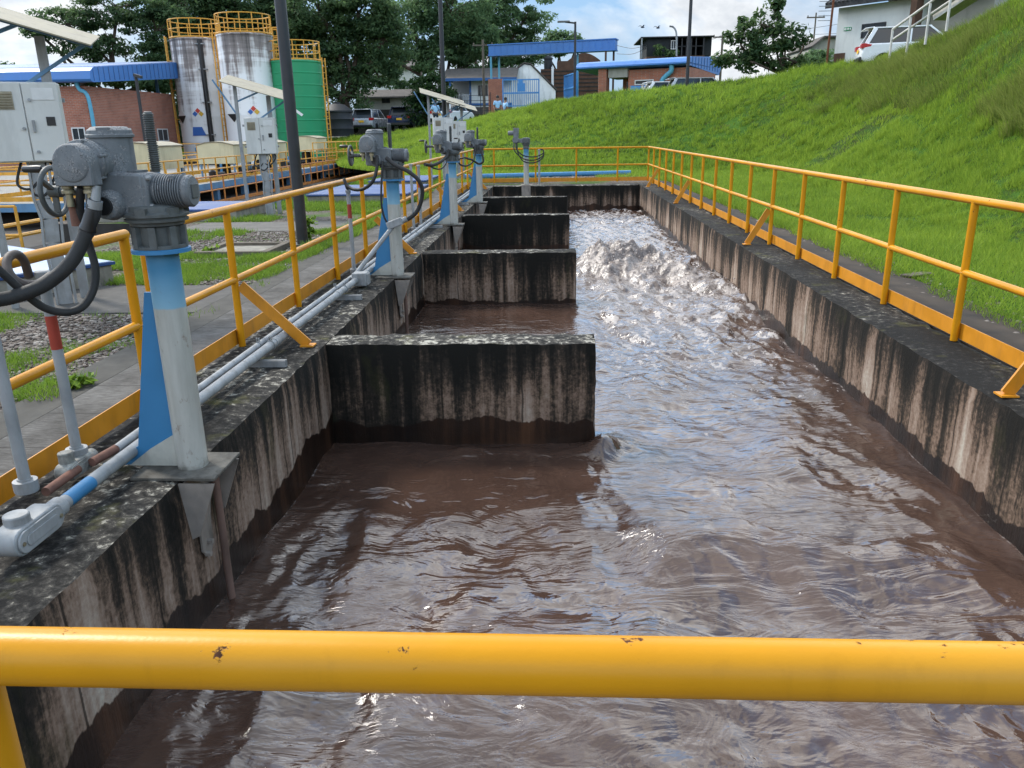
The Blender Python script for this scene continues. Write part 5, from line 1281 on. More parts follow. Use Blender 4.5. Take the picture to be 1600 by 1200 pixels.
DEC = [plain('sign_white', (.75, .75, .73), .5, var=.03), plain('sign_red', (.55, .05, .03), .5, var=.05), plain('sign_blue', (.03, .12, .40), .5, var=.05), plain('sign_yellow', (.60, .36, .03), .5, var=.05), plain('sign_black', (.015, .015, .015), .5, var=.05), plain('sign_light_blue', (.05, .30, .55), .5, var=.05)]
def dia(cx, cz, s): return [(cx, cz-s), (cx+s, cz), (cx, cz+s), (cx-s, cz)]
def silo(px, ytop, Y, rpx, mat, label, tall=True, rail=True, z0=-.4, lads=(), name='silo'):
    c = at(px, ytop, Y); k = Y/FPX*1.04; r = rpx*k; H = c.z - z0
    t = thing(name, (c.x, Y, z0), label, 'storage tank')
    q = MB(); pf = [(r*1.01, 0), (r, .05)]
    nn = 9 if not tall else 5
    for j in range(1, nn):
        zz = H*j/nn; e = .018 if not tall else .006; pf += [(r, zz-.05), (r+e, zz-.02), (r+e, zz+.02), (r, zz+.05)]
    pf += [(r, H-.12), (r+.03, H-.08), (r+.03, H), (r*.5, H+.18), (.1, H+.25)]
    q.lathe(pf, 48); q.build('shell', mat, t, sharp=12)
    if rail: ring_rail(t, r*.98, H+.02, 1.12)
    for a in lads: ladder(t, a, r, .2, H+.2)
    return t, r, H
S1, r1, H1 = silo(306, 63, 55, 35.0, silo_mat('stained_silo_shell', 1.0), 'left white storage silo, streaked black, with a dark pipe down its front', lads=(math.radians(196), math.radians(-18)))
q = MB(); a = math.radians(-60); n_ = Vector((math.cos(a), math.sin(a), 0)); q.sweep([n_*(r1+.12) + Vector((0, 0, .1)), n_*(r1+.12) + Vector((0, 0, H1-.1))], .16, 10); q.build('vent_pipe', BLACKP, S1)
q = MB()
for z in (2, 4, 6, 7.5): q.cbox(n_*(r1+.10) + Vector((0, 0, z)), (.55, .30, .06))
q.build('pipe_clamp', STEEL, S1)
S2, r2, H2 = silo(382, 56, 52.5, 38.0, silo_mat('stained_silo_shell_b', 4.2), 'right white storage silo, taller, stained grey at the top', lads=(math.radians(182),))
S3, r3, H3 = silo(462, 97, 53, 35.5, GREENT, 'ribbed green storage tank beside the white silos', tall=False, lads=(math.radians(-6),))
q = MB(); a = math.radians(200); n_ = Vector((math.cos(a), math.sin(a), 0)); q.sweep([n_*(r3+.1) + Vector((0, 0, .1)), n_*(r3+.1) + Vector((0, 0, H3-.2)), n_*(r3-.5) + Vector((.2, 0, H3+.15))], .10, 8); q.build('fill_pipe', plain('yellow_pipe', (.62, .50, .02), .5, var=.1), S3)
a_c = math.radians(-68)
for S, r, xo in ((S1, r1, -.95), (S2, r2, -.55)):
    zz = 3.25
    decal(S, 'hazard_sign', [(0, dia(xo+.55, zz+.05, .40)), (1, dia(xo+.55, zz+.24, .17)), (2, dia(xo+.36, zz+.05, .17)), (3, dia(xo+.74, zz+.05, .17)), ], r, DEC, a_c, 0)
    decal(S, 'corrosive_sign', [(0, dia(xo-.75, zz-.05, .50)), (4, [(xo-1.24, zz-.05), (xo-.75, zz-.54), (xo-.26, zz-.05)])], r, DEC, a_c, 0)
    decal(S, 'name_sign', [(2, [(xo+.05, zz-1.30), (xo+.92, zz-1.30), (xo+.70, zz-.76), (xo+.10, zz-.76)]), (0, [(xo+.3, zz-.95), (xo+.45, zz-1.12), (xo+.62, zz-.92), (xo+.46, zz-.82)])], r, DEC, a_c, 0)
decal(S1, 'name_sign', [(5, [(-.9, .95), (-.25, .95), (-.25, 1.2), (-.9, 1.2)])], r1, DEC, a_c, 0)
decal(S3, 'name_sign', [(0, [(-.62, 3.3), (-.22, 3.0), (-.12, 3.12), (-.52, 3.42)])], r3, DEC, a_c + .1, 0)
t = thing('access_stair', tuple(at(432, 250, 55)), 'yellow steel access stair tower between the white silo and the green tank', 'stair')
q = MB(t.location); zs = [at(432, y_, 55).z for y_ in (45, 72, 95)]; xa, xb = at(421, 80, 55).x, at(445, 80, 55).x
for x in (xa, (xa+xb)/2, xb):
    for y in (54.4, 55.4): q.sweep([(x, y, 0), (x, y, zs[0])], .05, 6)
for z in zs + [zs[0]-.5, zs[1]-.5]:
    for y in (54.4, 55.4): q.sweep([(xa, y, z), (xb, y, z)], .04, 6)
q.sweep([(at(413, 42, 54).x, 54.4, zs[0]), (xb, 54.4, zs[0])], .05, 6)
q.build('frame', YELFAR, t)
t = thing('water_tank', tuple(at(530, 213, 60)), 'black plastic water tank on the grass beside the green tank', 'water tank', 'black water tanks')
z1 = at(530, 176, 60).z - t.location.z; r = 21.5*60/FPX*1.03
q = MB(); q.lathe([(r, 0), (r, z1*.3), (r*1.02, z1*.32), (r, z1*.34), (r, z1*.7), (r*1.02, z1*.72), (r, z1*.74), (r, z1), (r*1.06, z1+.02), (r*1.06, z1+.12), (r*.5, z1+.55), (r*.2, z1+.62)], 32); q.build('shell', TANKB, t)
q = MB(); q.lathe([(r*.22, z1+.6), (r*.22, z1+.72), (.05, z1+.74)], 16); q.build('lid', TANKB, t)
# ------------------------------------------------------------------ houses, gate and gatehouse behind the bank
def hz(x, y): return plateau(x, y)
def bld(name, label, px0, px1, Y, cat='building', Y1=None):
    """empty at the left front foot; returns (thing, length, function pixel-y -> local height at that depth)"""
    a = at(px0, 150, Y); b_ = at(px1, 150, Y1 or Y); a.z = b_.z = 0
    rz = math.atan2(b_.y-a.y, b_.x-a.x)
    t = thing(name, a, label, cat, None, rz); return t, (b_-a).length, lambda py, px=None: at(px if px is not None else px0, py, Y).z
# grey shed
t, L, H = bld('grey_shed', 'long grey walled shed with a low roof behind the parked cars', 556, 700, 76)
q = MB(); q.box(0, L, 0, 6, .5, H(152)); q.build('wall', GREYW, t)
q = MB(); q.prism([(-.5, H(152)), (3, H(138)), (6.5, H(150)), (6.5, H(153)), (3, H(141)), (-.5, H(154.5))], -.6, L+.4, 'yz'); q.build('roof', ROOFT, t)
q = MB(); q.box(0, L, -.05, -.004, .5, H(172)); q.build('plinth', DARKC, t)
window(t, L*.28, L*.37, H(162), H(152.6), 0, fr=DARKC, bars=1)
window(t, L*.70, L*.76, H(162), H(153.2), 0, fr=DARKC, bars=1)
t, L, H = bld('roadside_wall', 'dark low wall with planks behind the parked cars', 540, 760, 72, 'wall')
q = MB(); q.box(0, L, 0, .3, .8, H(182)); q.build('wall', DARKC, t)
t, L, H = bld('white_building', 'white house glimpsed between the tree trunks behind the grey shed', 560, 650, 105)
q = MB(); q.box(0, L, 0, 8, 1, H(108)); q.build('wall', WHITEW, t)
q = MB(); q.prism([(-.8, H(108)), (4, H(92)), (8.8, H(108)), (8.8, H(106)), (4, H(90)), (-.8, H(106))], -.6, L+.6, 'yz'); q.build('roof', ROOFT, t)
window(t, L*.2, L*.34, H(130), H(118), 0, bars=1); window(t, L*.55, L*.7, H(130), H(118), 0, bars=1)
# blue and white house with tiled roof
t, L, H = bld('blue_house', 'white and blue house under a grey tiled roof with a small balcony', 704, 800, 80)
q = MB(); q.box(L*.34, L, 0, 8, 1, H(126)); q.box(0, L*.34, 2.2, 8, 1, H(124)); q.build('wall', WHITEW, t)
q = MB(); q.prism([(-1.0, H(123.5)), (4.2, H(102)), (9.0, H(122)), (9.0, H(124)), (4.2, H(105)), (-1.0, H(126))], -.8, L+.5, 'yz'); q.build('roof', ROOFT, t)
q = MB(); q.box(-.8, L+.5, -1.08, -1.01, H(128), H(123.5)); q.box(L*.31, L*.34, -.05, .2, 1, H(127)); q.box(0, .18, -.9, -.7, 1, H(127)); q.box(0, L, -.06, -.004, H(166), H(162)); q.box(-.1, L*.33, -.9, 2.1, H(167), H(164)); q.build('trim', BLUEW, t)
q = MB(); q.box(0, L*.33, -.9, -.84, H(150.5), H(149))
for k in range(9): q.box(L*.33*k/9, L*.33*k/9+.07, -.88, -.84, H(163.9), H(150.6))
q.build('balcony_rail', FRAMEW, t)
window(t, L*.44, L*.62, H(152), H(133), 0, bars=2)
q = MB(); q.box(0, L, -.03, -.003, 1, H(168)); q.build('plinth', ROOFT, t)
t, L, H = bld('yard_fence', 'thin dark wire fence in front of the blue house', 690, 766, 70, 'fence')
q = MB()
for k in range(6): q.box(L*k/5-.03, L*k/5+.03, -.03, .03, 1, H(145))
for z in (150, 158, 166, 174): q.sweep([(0, 0, H(z)), (L, 0, H(z))], .02, 5)
q.build('fence', BLACKPOLE, t)
# white gabled wall, tower tank, brown building
t, L, H = bld('gabled_building', 'stained white gable wall behind the blue gate', 783, 868, 84)
q = MB(); q.prism([(0, .5), (L, .5), (L, H(143)), (L*.55, H(103)), (L*.43, H(101)), (0, H(128))], 0, 9); q.build('wall', WHITEST, t)
q = MB()
for a, b_ in (((-.1, H(128.5)), (L*.43, H(100.5))), ((L*.43, H(100.5)), (L*.55, H(102.5))), ((L*.55, H(102.5)), (L+.1, H(143)))): q.bar((a[0], 4.5, a[1]+.1), (b_[0], 4.5, b_[1]+.1), .15 if False else 9.4, .12, (0, 0, 1))
q.build('roof', ROOFT, t)
t, L, H = bld('brown_building', 'brown block building with an arched top behind the open blue gate leaf', 845, 937, 92)
q = MB(); n = 12
pl = [(0, .5), (L, .5), (L, H(100))] + [(L - L*.55*k/n, H(100) + (H(84)-H(100))*math.sin(PI*(.08+.84*k/n))) for k in range(n+1)] + [(L*.28, H(96)), (L*.28, H(108)), (0, H(108))]
q.prism(pl, 0, 8); q.build('wall', BROWNW, t)
q = MB()
for k in range(1, 7): q.box(.05, L, -.05, -.003, H(150-k*6.2), H(150-k*6.2)+.12)
q.build('course', DARKC, t)
q = MB(); q.box(L*.18, L*.22, -.3, -.06, .5, H(105)); q.build('white_pier', WHITEST, t)
cz = H(108)
t, L, H = bld('water_tank', 'black rooftop water tank on the brown building', 849, 864, 92.8, 'water tank'); t['group'] = 'black water tanks'
q = MB(); q.lathe([(L*.42, cz), (L*.44, cz+.6), (L*.42, cz+1.1), (L*.5, cz+1.12), (L*.5, cz+1.25), (L*.2, cz+1.5)], 20, T(L/2, 1.2, 0)); q.build('shell', TANKB, t)
# blue gate: pillar, leaves, canopy beam
t, L, H = bld('brick_pillar', 'red brick gate pillar left of the blue gate', 763, 786, 70, 'gate pillar')
q = MB(); q.box(0, L, 0, 1.2, .5, H(123.5)); q.build('pillar', BRICK2, t)
def leaf(t, L, z0, z1, panel=True):
    q = MB(); 
    q.bar((0, 0, z1), (L, 0, z1), .09, .09); q.bar((0, 0, z0+1.0), (L, 0, z0+1.0), .09, .12); q.bar((0, 0, z0), (L, 0, z0), .09, .09)
    for x in (0, L): q.bar((x, .0, z0-.05), (x, .0, z1+.05), .10, .10, (0, 1, 0))
    q.build('frame', BLUEG, t)
    q = MB(); n = int(L/.17)
    for k in range(1, n): q.sweep([(L*k/n, 0, z0), (L*k/n, 0, z1)], .022, 5)
    q.build('bars', BLUEG, t)
    if panel:
        q = MB(); q.box(L*.40, L*.62, -.07, -.03, z0+1.1, z0+1.75); q.box(L*.43, L*.56, -.068, -.032, z0+1.752, z0+2.0); q.build('panel', BLUEG, t)
t, L, H = bld('gate_leaf', 'closed blue barred gate leaf right of the brick pillar', 786, 842, 69, 'gate')
leaf(t, L, H(166), H(125))
t, L, H = bld('gate_leaf', 'open blue gate leaf swung back beside the street lamp', 882, 901, 69, 'gate', 65)
leaf(t, L, H(160), H(119), False); q = MB(); q.box(.06, L-.06, .02, .04, H(160), H(119)); q.build('sheet', BLUEG, t)
t, L, H = bld('gate_canopy', 'long blue sheet metal beam spanning over the gate on steel posts', 768, 961, 71, 'canopy', 68.2)
z0, z1 = H(86.5), H(72)
q = MB(); q.box(0, L, -.5, .5, z0, z1); q.box(-.08, L+.08, -.58, .58, z1, z1+.08); q.box(-.04, L+.04, -.54, .54, z0-.10, z0); 
for k in range(1, 20): q.box(L*k/20-.03, L*k/20+.03, -.53, -.501, z0, z1)
q.build('beam', BLUER, t)
for f_, y_ in ((.015, -.4), (.055, .4), (.70, .2), (.93, -.4), (.975, .4)):
    q = MB(); q.box(L*f_-.07, L*f_+.07, y_-.07, y_+.07, .5, z0-.101); q.build('post', CYAN if f_ < .8 else BROWNW, t)
# gatehouse
t, L, H = bld('gatehouse', 'brick gatehouse under a rounded blue sheet roof, right of the gate', 904, 1074, 60, 'building', 56.6)
Hr = lambda py: at(1074, py, 56.6).z
zl0, zl1 = H(110), H(99)
q = MB(); wz = zl0 + .15
q.box(1.6, 2.2, -.3, .3, 2, wz); q.box(L*.47, L*1.01, .0, 6.5, 2, wz-.30); q.box(2.7, L*.47, 1.6, 6.5, 2, wz-.25); q.build('wall', BRICK2, t)
q = MB(); q.box(2.3, L*.468, -.2, 1.58, wz-.75, wz-.02) ; q.build('soffit', GREYW, t)
q = MB(); pr = [(-.6, zl0+.15), (-.45, zl0), (0, zl0-.05), (7.4, zl0-.3), (7.8, zl0+.1), (7.4, zl1+.5), (.2, zl1+.05), (-.35, zl1-.1), (-.6, zl1-.4)]
q.prism(pr, 0, L+.1, 'yz')
for k in range(11): y_ = -.3 + k*.72; q.box(L+.102, L+.13, y_, y_+.12, zl0-.1, zl1+.02+.03*k, 1)
rf = q.build('roof', [BLUER, BLUERD], t)
q = MB(); q.box(3.0, 4.6, 1.52, 1.595, 2, wz-.95); q.build('door', GLASSD, t)
q = MB(); q.box(4.9, 6.1, 1.52, 1.595, 2.4, wz-1.15); q.build('door', BLUEW, t)
window(t, L*.53, L*.70, Hr(129.5), Hr(121.5), 0, fr=FRAMEW, bars=0)
q = MB(); q.curve([(L*.86, -.3, zl0+.1), (L*.86, -.25, zl0-.35), (L*.80, -.2, zl0-.75), (L*.78, -.2, zl0-1.2), (L*.78, -.2, 2)], .16, 10, 6); q.build('downpipe', CYAN, t)
t, L, H = bld('notice_boards', 'row of small blue and white boards in front of the gatehouse', 985, 1026, 54, 'notice board')
q = MB(); q.box(0, L*.4, 0, .1, 2.5, H(134)); q.box(L*.5, L*.9, 0, .1, 2.5, H(133.5)); q.build('board', [BLUEG], t)
q = MB(); q.box(L*.42, L*.48, 0, .1, 2.5, H(134)); q.box(L*.92, L*1.05, 0, .1, 2.5, H(131)); q.build('board', WHITEW, t)
# dark roof-top room
t, L, H = bld('rooftop_room', 'dark mesh clad roof-top room behind the gatehouse', 1008, 1098, 80)
q = MB(); q.box(0, L, 0, 6, 2, H(88.5)); q.build('wall', BROWNW, t)
q = MB(); q.box(0, L*.40, 0, 6, H(88.4), H(60)); q.box(L*.97, L*1.12, .5, 6, H(88.4), H(58)); q.box(L*.4, L*.97, 3, 6, H(88.4), H(60)); q.build('screen', DARKMESH, t)
q = MB()
for f_ in (.40, .52, .6, .68, .76, .84, .97): q.box(L*f_-.05, L*f_+.05, .0, .12, H(88.4), H(60))
q.box(L*.4, L*.97, 0, .1, H(74), H(73)); q.build('frame', BLACKP, t)
q = MB(); q.box(-.6, L*1.13, -.4, 6.4, H(60)+.01, H(58.3)+.01); q.build('roof', ROOFD, t)
q = MB(); q.sweep([(-.5, -.3, 2), (-.5, -.3, H(59))], .08, 6); q.build('post', STEEL, t)
window(t, L*.41, L*.5, H(78), H(64), 0, bars=1)
def potted(px, py0, py1, Y, label, sd, w=10):
    rg = np.random.default_rng(sd); p = at(px, py1, Y); h = at(px, py0, Y).z - p.z
    t = thing('rooftop_plant', p, label, 'plant'); n = 26
    C = np.stack([rg.normal(0, w*Y/FPX*.45, n), rg.normal(0, .3, n), rg.uniform(.25, 1, n)*h], 1)
    V, tt = leaves_at(C, np.full(n, .22), 16, .28, rg, .9, .4); np_obj('leaves', V, np.arange(len(V)).reshape(-1, 4), LF_SHRUB, tint=tt, parent=t)
    q = MB(); q.sweep([(0, 0, -.2), (0, 0, h*.8)], [.06, .03], 6); q.build('stem', BARK, t)
potted(1029, 71, 90, 79, 'thin plant standing on the roof edge in front of the dark room', 3, 5)
potted(1049, 80, 91, 79, 'bushy plant on the roof edge in front of the dark room', 4, 9)
# white house on the right
t, L, H = bld('white_house', 'white walled house with dark tiled roof behind the white car', 1297, 1425, 44, 'building', 41)
Hr = lambda py: at(1425, py, 41).z
q = MB(); q.box(0, L, 0, 7, 3, H(13)); q.build('wall', WHITEW, t)
q = MB(); z = H(13); q.prism([(-.7, z-.05), (3.5, z+1.9), (7.7, z), (7.7, z+.22), (3.5, z+2.15), (-.7, z+.2)], -.35, L+3, 'yz'); rf = q.build('roof', ROOFD, t)
q = MB()
for k in range(34): x_ = -.3 + k*(L+3.2)/34; q.sweep([(x_, -.72, z+.17), (x_, 3.5, z+2.17)], .055, 6)
q.build('tile_rows', ROOFD, rf)
window(t, L*.315, L*.60, H(62) if False else at(1340, 60, 43).z, at(1340, 38, 43).z, 0, fr=BLACKP, bars=1)
q = MB(); q.box(L*.095, L*.185, -.03, -.004, at(1310, 48, 43.5).z, at(1310, 42.5, 43.5).z); sg = q.build('exit_sign', GREENSIGN, t)
zs0, zs1 = at(1310, 48, 43.5).z, at(1310, 42.5, 43.5).z
q = MB(); zc = (zs0+zs1)/2; q.box(L*.10, L*.118, -.036, -.031, zc-.05, zc+.05); q.prism([(L*.125, zc-.02), (L*.145, zc-.02), (L*.145, zc-.06), (L*.165, zc), (L*.145, zc+.06), (L*.145, zc+.02), (L*.125, zc+.02)], -.036, -.031); q.box(L*.17, L*.18, -.036, -.031, zc-.05, zc+.05); q.build('sign_mark', DEC[0], sg)
q = MB(); q.box(L*.965, L*1.03, -1.0, -.3, 3, z-.06); q.build('pillar', BROWNW, t)
q = MB(); q.box(L*1.03, L+2.8, .6, 6.5, 3, z-.08); q.build('recess_wall', GREYW, t)
q = MB(); q.box(0, L*.14, -.02, -.004, 3, at(1300, 84, 44).z); q.build('peeled_base', BROWNW, t)
t, L, H = bld('gabled_house', 'distant house with a dark sloping roof left of the white house', 1262, 1300, 62)
q = MB(); q.prism([(0, 3), (L+3, 3), (L+3, H(60)), (L*.42, H(60)), (0, H(75))], 0, 6); q.build('wall', GREYW, t)
q = MB(); q.bar((0-.1, 2.9, H(75)+.05), (L*.42, 2.9, H(60)+.08), 6.6, .12); q.box(L*.42, L+3.1, -.3, 6.2, H(60)+.01, H(60)+.13); q.build('roof', ROOFT, t)
# white hand rail up the crest, rusty mast, utility poles and wires
t = thing('stair_rail', tuple(at(1395, 64, 33)), 'white pipe handrail climbing a stair up the crest of the bank', 'handrail')
O = t.location; q = MB(O)
A, B, C_, D = at(1395, 46, 33), at(1500, -30, 29), at(1395, 62, 33), at(1520, -22, 29)
for a, b_ in ((A, B), (C_, D)): q.sweep([a, b_], .045, 8)
q.build('rail', WHITERAIL, t)
for f_ in (0, .30, .60, .9):
    q = MB(O); a = A.lerp(B, f_); q.sweep([a, (a.x, a.y, a.z-1.35)], .045, 8); q.build('post', WHITERAIL, t)
q = MB(O); q.bar(at(1468, 28, 31), at(1520, -6, 29.5), .5, .18); q.build('stringer', WHITERAIL, t)
p = at(1291, 102, 43); t = thing('antenna_mast', (p.x, 43, p.z-.6), 'rusty thin mast with short ladder-like arms left of the white house', 'mast')
q = MB(); zt = at(1299, -40, 43).z - p.z; q.sweep([(0, 0, 0), (.05, 0, zt)], .055, 6); q.build('mast', IRONRUST, t)
q = MB()
for k in range(9): z_ = at(1296, 32-k*7.5, 43).z - t.location.z; q.sweep([(-.62, 0, z_), (.05, 0, z_)], .016, 5)
q.build('arms', STEEL, t)
def upole(px, py0, py1, Y, label, arms=1, r=.13):
    p = at(px, py1, Y); t = thing('utility_pole', (p.x, Y, min(p.z, 2.5)), label, 'utility pole', 'utility poles'); zt = at(px, py0, Y).z - t.location.z
    q = MB(); q.sweep([(0, 0, 0), (0, 0, zt)], [r, r*.75], 8); q.build('pole', BARKV, t)
    for k in range(arms):
        q = MB(); q.box(-.9, .9, -.06, .06, zt-.5-k*.8, zt-.38-k*.8)
        for x in (-.8, 0, .8): q.lathe([(.05, zt-.38-k*.8), (.06, zt-.3-k*.8), (.03, zt-.22-k*.8)], 8, T(x, 0, 0))
        q.build('crossarm', BARKV, t)
    return t
upole(757, 62, 175, 74, 'dark utility pole with crossarm in front of the blue house')
upole(662, 112, 190, 66, 'thin bare pole beside the ivy covered stump', 0, .10)
upole(1126, 50, 110, 82, 'utility pole between the roof-top room and the small tree', 1)
upole(1268, 20, 100, 90, 'utility pole behind the small tree near the white house', 1, .1)
t = thing('street_light', tuple(at(1055, 88, 78)), 'small curved street light sticking up above the roof-top room', 'street light')
q = MB(t.location); q.curve([at(1057, 88, 78), at(1057, 56, 78), at(1055, 46, 78), at(1050, 41, 78)], .08, 7, 5); q.build('pole', STEEL, t)
q = MB(t.location); q.bar(at(1052, 42, 78), at(1046, 41, 78), .2, .12); q.build('lamp_head', LAMPH, t)
for k, (a, b_, lb) in enumerate((((1100, 57, 80), (1126, 56, 82), 'short wire from the roof-top room to the utility pole'), ((1126, 56, 82), (1268, 44, 90), 'upper wire behind the small tree'), ((1126, 62, 82), (1268, 54, 90), 'middle wire behind the small tree'), ((1268, 44, 90), (1420, 8, 70), 'upper wire running towards the white house'), ((1268, 54, 90), (1420, 34, 70), 'lower wire running towards the white house'), ((964, 71, 66), (1010, 70, 80), 'wire from the blue beam to the roof-top room'), ((964, 84, 66), (1010, 75, 80), 'lower wire from the blue beam to the roof-top room'))):
    a, b_ = at(*a), at(*b_); m_ = a.lerp(b_, .5) - Vector((0, 0, .25))
    plainpipe('overhead_wire', [a, m_, b_], .022, BLACKP, lb, 'wire', 5, 6, 'overhead wires')

# ------------------------------------------------------------------ vehicles
def car(label, x, y, heading, paint, kind='suv', z=None):
    z = plateau(x, y) if z is None else z
    t = thing('parked_car', (x, y, z), label, 'car', 'parked cars', heading)
    hgt = 1.68 if kind == 'suv' else (1.5 if kind == 'car' else 2.05)
    side = [(-2.25, .42), (-2.30, .62), (-2.24, .98), (-2.12, 1.04), (.95, 1.06), (1.9, .98), (2.22, .82), (2.28, .50), (2.2, .34), (-2.1, .32)]
    n = len(side); q = MB(); vs = []
    for w_, s_ in ((-.90, .97), (-.80, 1.0), (.80, 1.0), (.90, .97)):
        vs += [(px_*s_ if abs(w_) > .85 else px_, w_, pz) for px_, pz in side]
    fs = [tuple(range(n)), tuple(range(4*n-1, 3*n-1, -1))]
    for r_ in range(3):
        for i in range(n): fs.append((r_*n+i, r_*n+(i+1) % n, (r_+1)*n+(i+1) % n, (r_+1)*n+i))
    q.add(vs, fs, False); bd = q.build('body', paint, t, bevel=.05)
    q = MB(); rx = -2.05 if kind != 'car' else -1.7
    bot = [(rx-.08, .80), (1.05, .80), (1.05, -.80), (rx-.08, -.80)]; top = [(rx+.28, .63), (.25, .63), (.25, -.63), (rx+.28, -.63)]
    vs = [(a, b_, 1.03) for a, b_ in bot] + [(a, b_, hgt-.05) for a, b_ in top]
    q.add(vs, [(0, 1, 2, 3), (7, 6, 5, 4), (0, 1, 5, 4), (1, 2, 6, 5), (2, 3, 7, 6), (3, 0, 4, 7)]); q.build('glasshouse', GLASSD, t, bevel=.03)
    q = MB(); q.box(rx+.16, .32, -.66, .66, hgt-.055, hgt); 
    for sy in (-1, 1):
        q.bar((rx-.06, sy*.80, 1.03), (rx+.27, sy*.645, hgt-.03), .16, .05, (0, sy, .3)); q.bar((1.05, sy*.80, 1.03), (.26, sy*.645, hgt-.03), .07, .05, (0, sy, .3)); q.bar((-.45, sy*.812, 1.03), (-.42, sy*.65, hgt-.03), .07, .03, (0, sy, .3))
    q.cbox((rx+.04, 0, hgt-.01), (.36, 1.24, .04), (0, -.12, 0)); q.build('roof', paint, bd, bevel=.02)
    for sx in (-1.42, 1.42):
        for sy in (-1, 1):
            q = MB(); M_ = T(sx, sy*.80, .34) @ RotX(PI/2); q.lathe([(.22, -.11), (.33, -.11), (.345, -.08), (.345, .08), (.33, .11), (.22, .11)], 22, M_); wl = q.build('wheel', TYRE, t)
            q = MB(); q.lathe([(.215, -.10), (.215, .10), (.05, .09)], 14, M_); q.build('rim', RIM, wl)
    for sy in (-1, 1):
        q = MB(); q.prism([(-2.32, .86), (-2.32, 1.04), (-2.20, 1.06), (-1.90, 1.0), (-1.95, .93)], sy*.60 if sy > 0 else -.905, sy*.905 if sy > 0 else -.60); q.build('tail_lamp', LAMPR, t, bevel=.01)
        q = MB(); q.prism([(2.26, .66), (2.2, .80), (1.95, .86), (2.0, .70)], sy*.55 if sy > 0 else -.885, sy*.885 if sy > 0 else -.55); q.build('headlight', FRAMEW, t, bevel=.01)
    q = MB(); q.cbox((-2.315, 0, .80), (.02, .40, .14)); q.build('number_plate', PLATE, t)
    q = MB(); q.box(-2.36, -2.2, -.82, .82, .36, .55); q.build('bumper', BLACKP, t, bevel=.03)
    return t
def carpx(label, px, Y, heading, paint, kind='suv', z=None):
    p = at(px, 200, Y); return car(label, p.x, Y, heading, paint, kind, z)
carpx('silver grey car seen from behind, left of the two by the trees', 581, 64.5, PI/2 - .12, CARS, 'suv', at(579, 207, 64.5).z)
carpx('navy blue car seen from behind, right of the two by the trees', 635, 64.5, PI/2 - .05, CARB, 'suv', at(635, 203.5, 64.5).z)
carpx('black low car standing side on behind the solar canopy', 668, 66.5, .25, CARD, 'car', at(668, 200, 66.5).z)
carpx('white car with red tail lamps half hidden behind the white cabinets', 707, 62.5, PI/2 - .3, CARW, 'suv', at(707, 197, 62.5).z)
p = at(1376, 80, 35.5); car('white car on the crest in front of the white house, red tail lamp showing', p.x + 1.9, 36.6, -.2, CARW, 'suv', at(1340, 98, 36).z - .30)
carpx('white car roof showing over the crest, left one in front of the gatehouse', 1052, 50.5, .12, CARW, 'car', at(1052, 128, 50.5).z - 1.5)
carpx('white car roof showing over the crest, right of the black lamp post', 1098, 49.0, .05, CARS, 'suv', at(1098, 122, 49.0).z - 1.68)

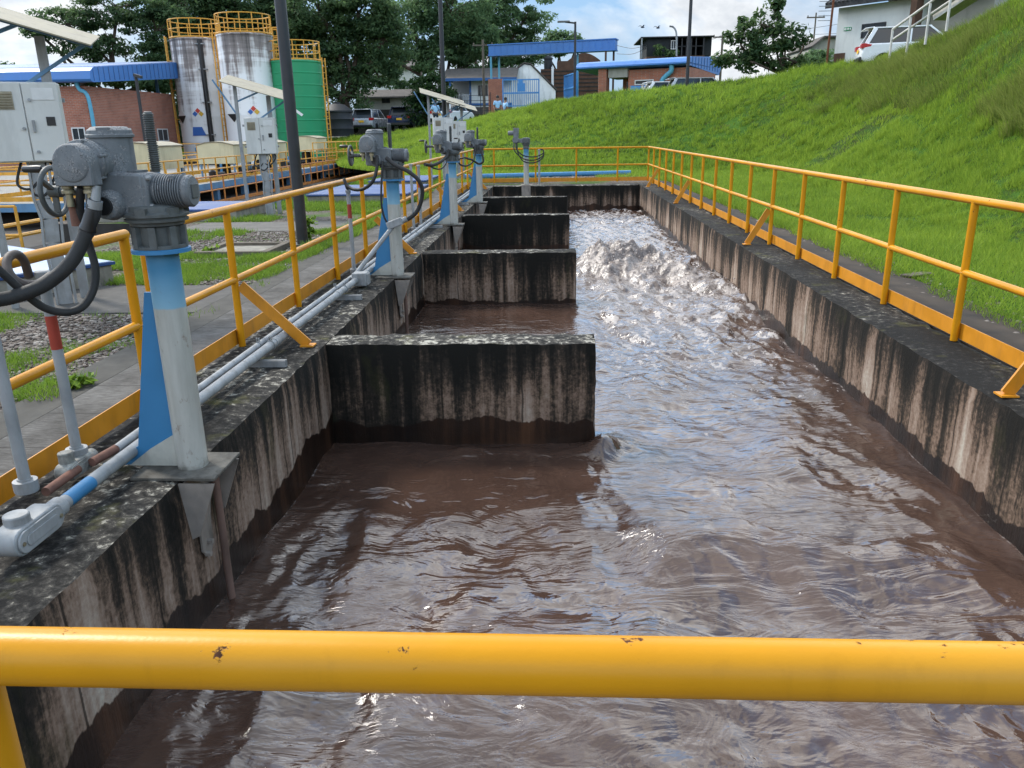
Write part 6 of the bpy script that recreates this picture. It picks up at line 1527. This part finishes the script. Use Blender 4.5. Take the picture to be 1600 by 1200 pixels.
# ------------------------------------------------------------------ people
def person(label, x, y, z, rz, lean=0.0, shirt=SHIRT):
    t = thing('person', (x, y, z), label, 'person', None, rz)
    def skin(name, nodes, edges, rad, mat, parent, root=0):
        me = bpy.data.meshes.new(name); me.from_pydata(nodes, edges, []); me.materials.append(mat)
        o = bpy.data.objects.new(name, me); col.objects.link(o); o.parent = parent
        sk = o.modifiers.new('skin', 'SKIN'); sk.use_smooth_shade = True
        for k, r_ in enumerate(rad): me.skin_vertices[0].data[k].radius = (r_, r_*.85 if r_ > .1 else r_)
        me.skin_vertices[0].data[root].use_root = True
        o.modifiers.new('subdiv', 'SUBSURF').levels = 1; o.modifiers['subdiv'].render_levels = 2
        return o
    N = [(0, 0, .95), (0, .01, 1.15), (0, .01, 1.36), (0, .0, 1.47), (0, -.02, 1.56), (0, -.02, 1.68),
         (-.19, 0, 1.40), (-.25, .02, 1.14), (-.24, -.12, .92), (-.23, -.17, .82), (.19, 0, 1.40), (.25, .02, 1.14), (.24, -.10, .92), (.23, -.15, .82),
         (-.10, 0, .88), (-.11, -.02, .48), (-.12, .03, .09), (-.13, -.10, .03), (.10, 0, .88), (.12, .05, .48), (.12, .10, .09), (.13, -.03, .03)]
    E = [(0, 1), (1, 2), (2, 3), (3, 4), (4, 5), (2, 6), (6, 7), (7, 8), (8, 9), (2, 10), (10, 11), (11, 12), (12, 13), (0, 14), (14, 15), (15, 16), (16, 17), (0, 18), (18, 19), (19, 20), (20, 21)]
    rd_ = [.15, .145, .16, .06, .085, .085, .065, .048, .036, .032, .065, .048, .036, .032, .095, .062, .042, .035, .095, .062, .042, .035]
    b_ = skin('body', N, E, rd_, SKIN, t)
    skin('shirt', [(0, 0, .93), (0, .01, 1.15), (0, .01, 1.37), (-.19, 0, 1.405), (-.24, .015, 1.18), (.19, 0, 1.405), (.24, .015, 1.18)], [(0, 1), (1, 2), (2, 3), (3, 4), (2, 5), (5, 6)], [.180, .170, .185, .09, .075, .09, .075], shirt, b_)
    skin('trousers', [(0, 0, .96), (-.10, 0, .88), (-.11, -.02, .48), (-.12, .03, .10), (.10, 0, .88), (.12, .05, .48), (.12, .10, .10)], [(0, 1), (1, 2), (2, 3), (0, 4), (4, 5), (5, 6)], [.16, .11, .085, .07, .11, .085, .07], TROUS, b_)
    q = MB(); q.lathe([(.088, 1.64), (.100, 1.69), (.094, 1.76), (.06, 1.80), (.01, 1.81)], 16, T(0, .012-.02, 0)); q.build('hair', HAIRM, b_)
    return t
p = at(680, 160, 57); person('person in a pale blue shirt standing behind the tilted canopy near the cars', p.x, 57, at(680, 156.5, 57).z - 1.80, .3)
p = at(781, 160, 55.5); person('left person of the two in pale blue shirts at the gate, behind the bank', p.x - .15, 55.5, at(779, 149, 55.5).z - 1.80, .2)
p = at(787, 160, 56); person('right person of the two in pale blue shirts at the gate, partly turned', p.x + .12, 56, at(787, 152, 56).z - 1.80, 2.2)

# ------------------------------------------------------------------ two birds
for (px, py, lb) in ((1004, 43, 'left one of two small dark birds in the sky'), (1028, 44, 'right one of two small dark birds in the sky')):
    p = at(px, py, 60); t = thing('bird', p, lb, 'bird', 'birds in the sky', .6)
    q = MB(); q.sweep([(-.16, 0, 0), (-.08, 0, .01), (.06, 0, .02), (.14, 0, .03), (.19, 0, .02)], [.015, .05, .055, .03, .008], 8); 
    for s in (-1, 1): q.add([(.05, 0, .03), (-.06, 0, .03), (-.10, s*.20, .13), (.02, s*.20, .14), (-.08, s*.40, .08), (.05, 0, .045), (-.06, 0, .045), (-.10, s*.20, .145), (.02, s*.20, .155)], [(0, 1, 2, 3), (3, 2, 4), (8, 7, 6, 5), (8, 4, 7)])
    q.build('body', BLACKP, t)
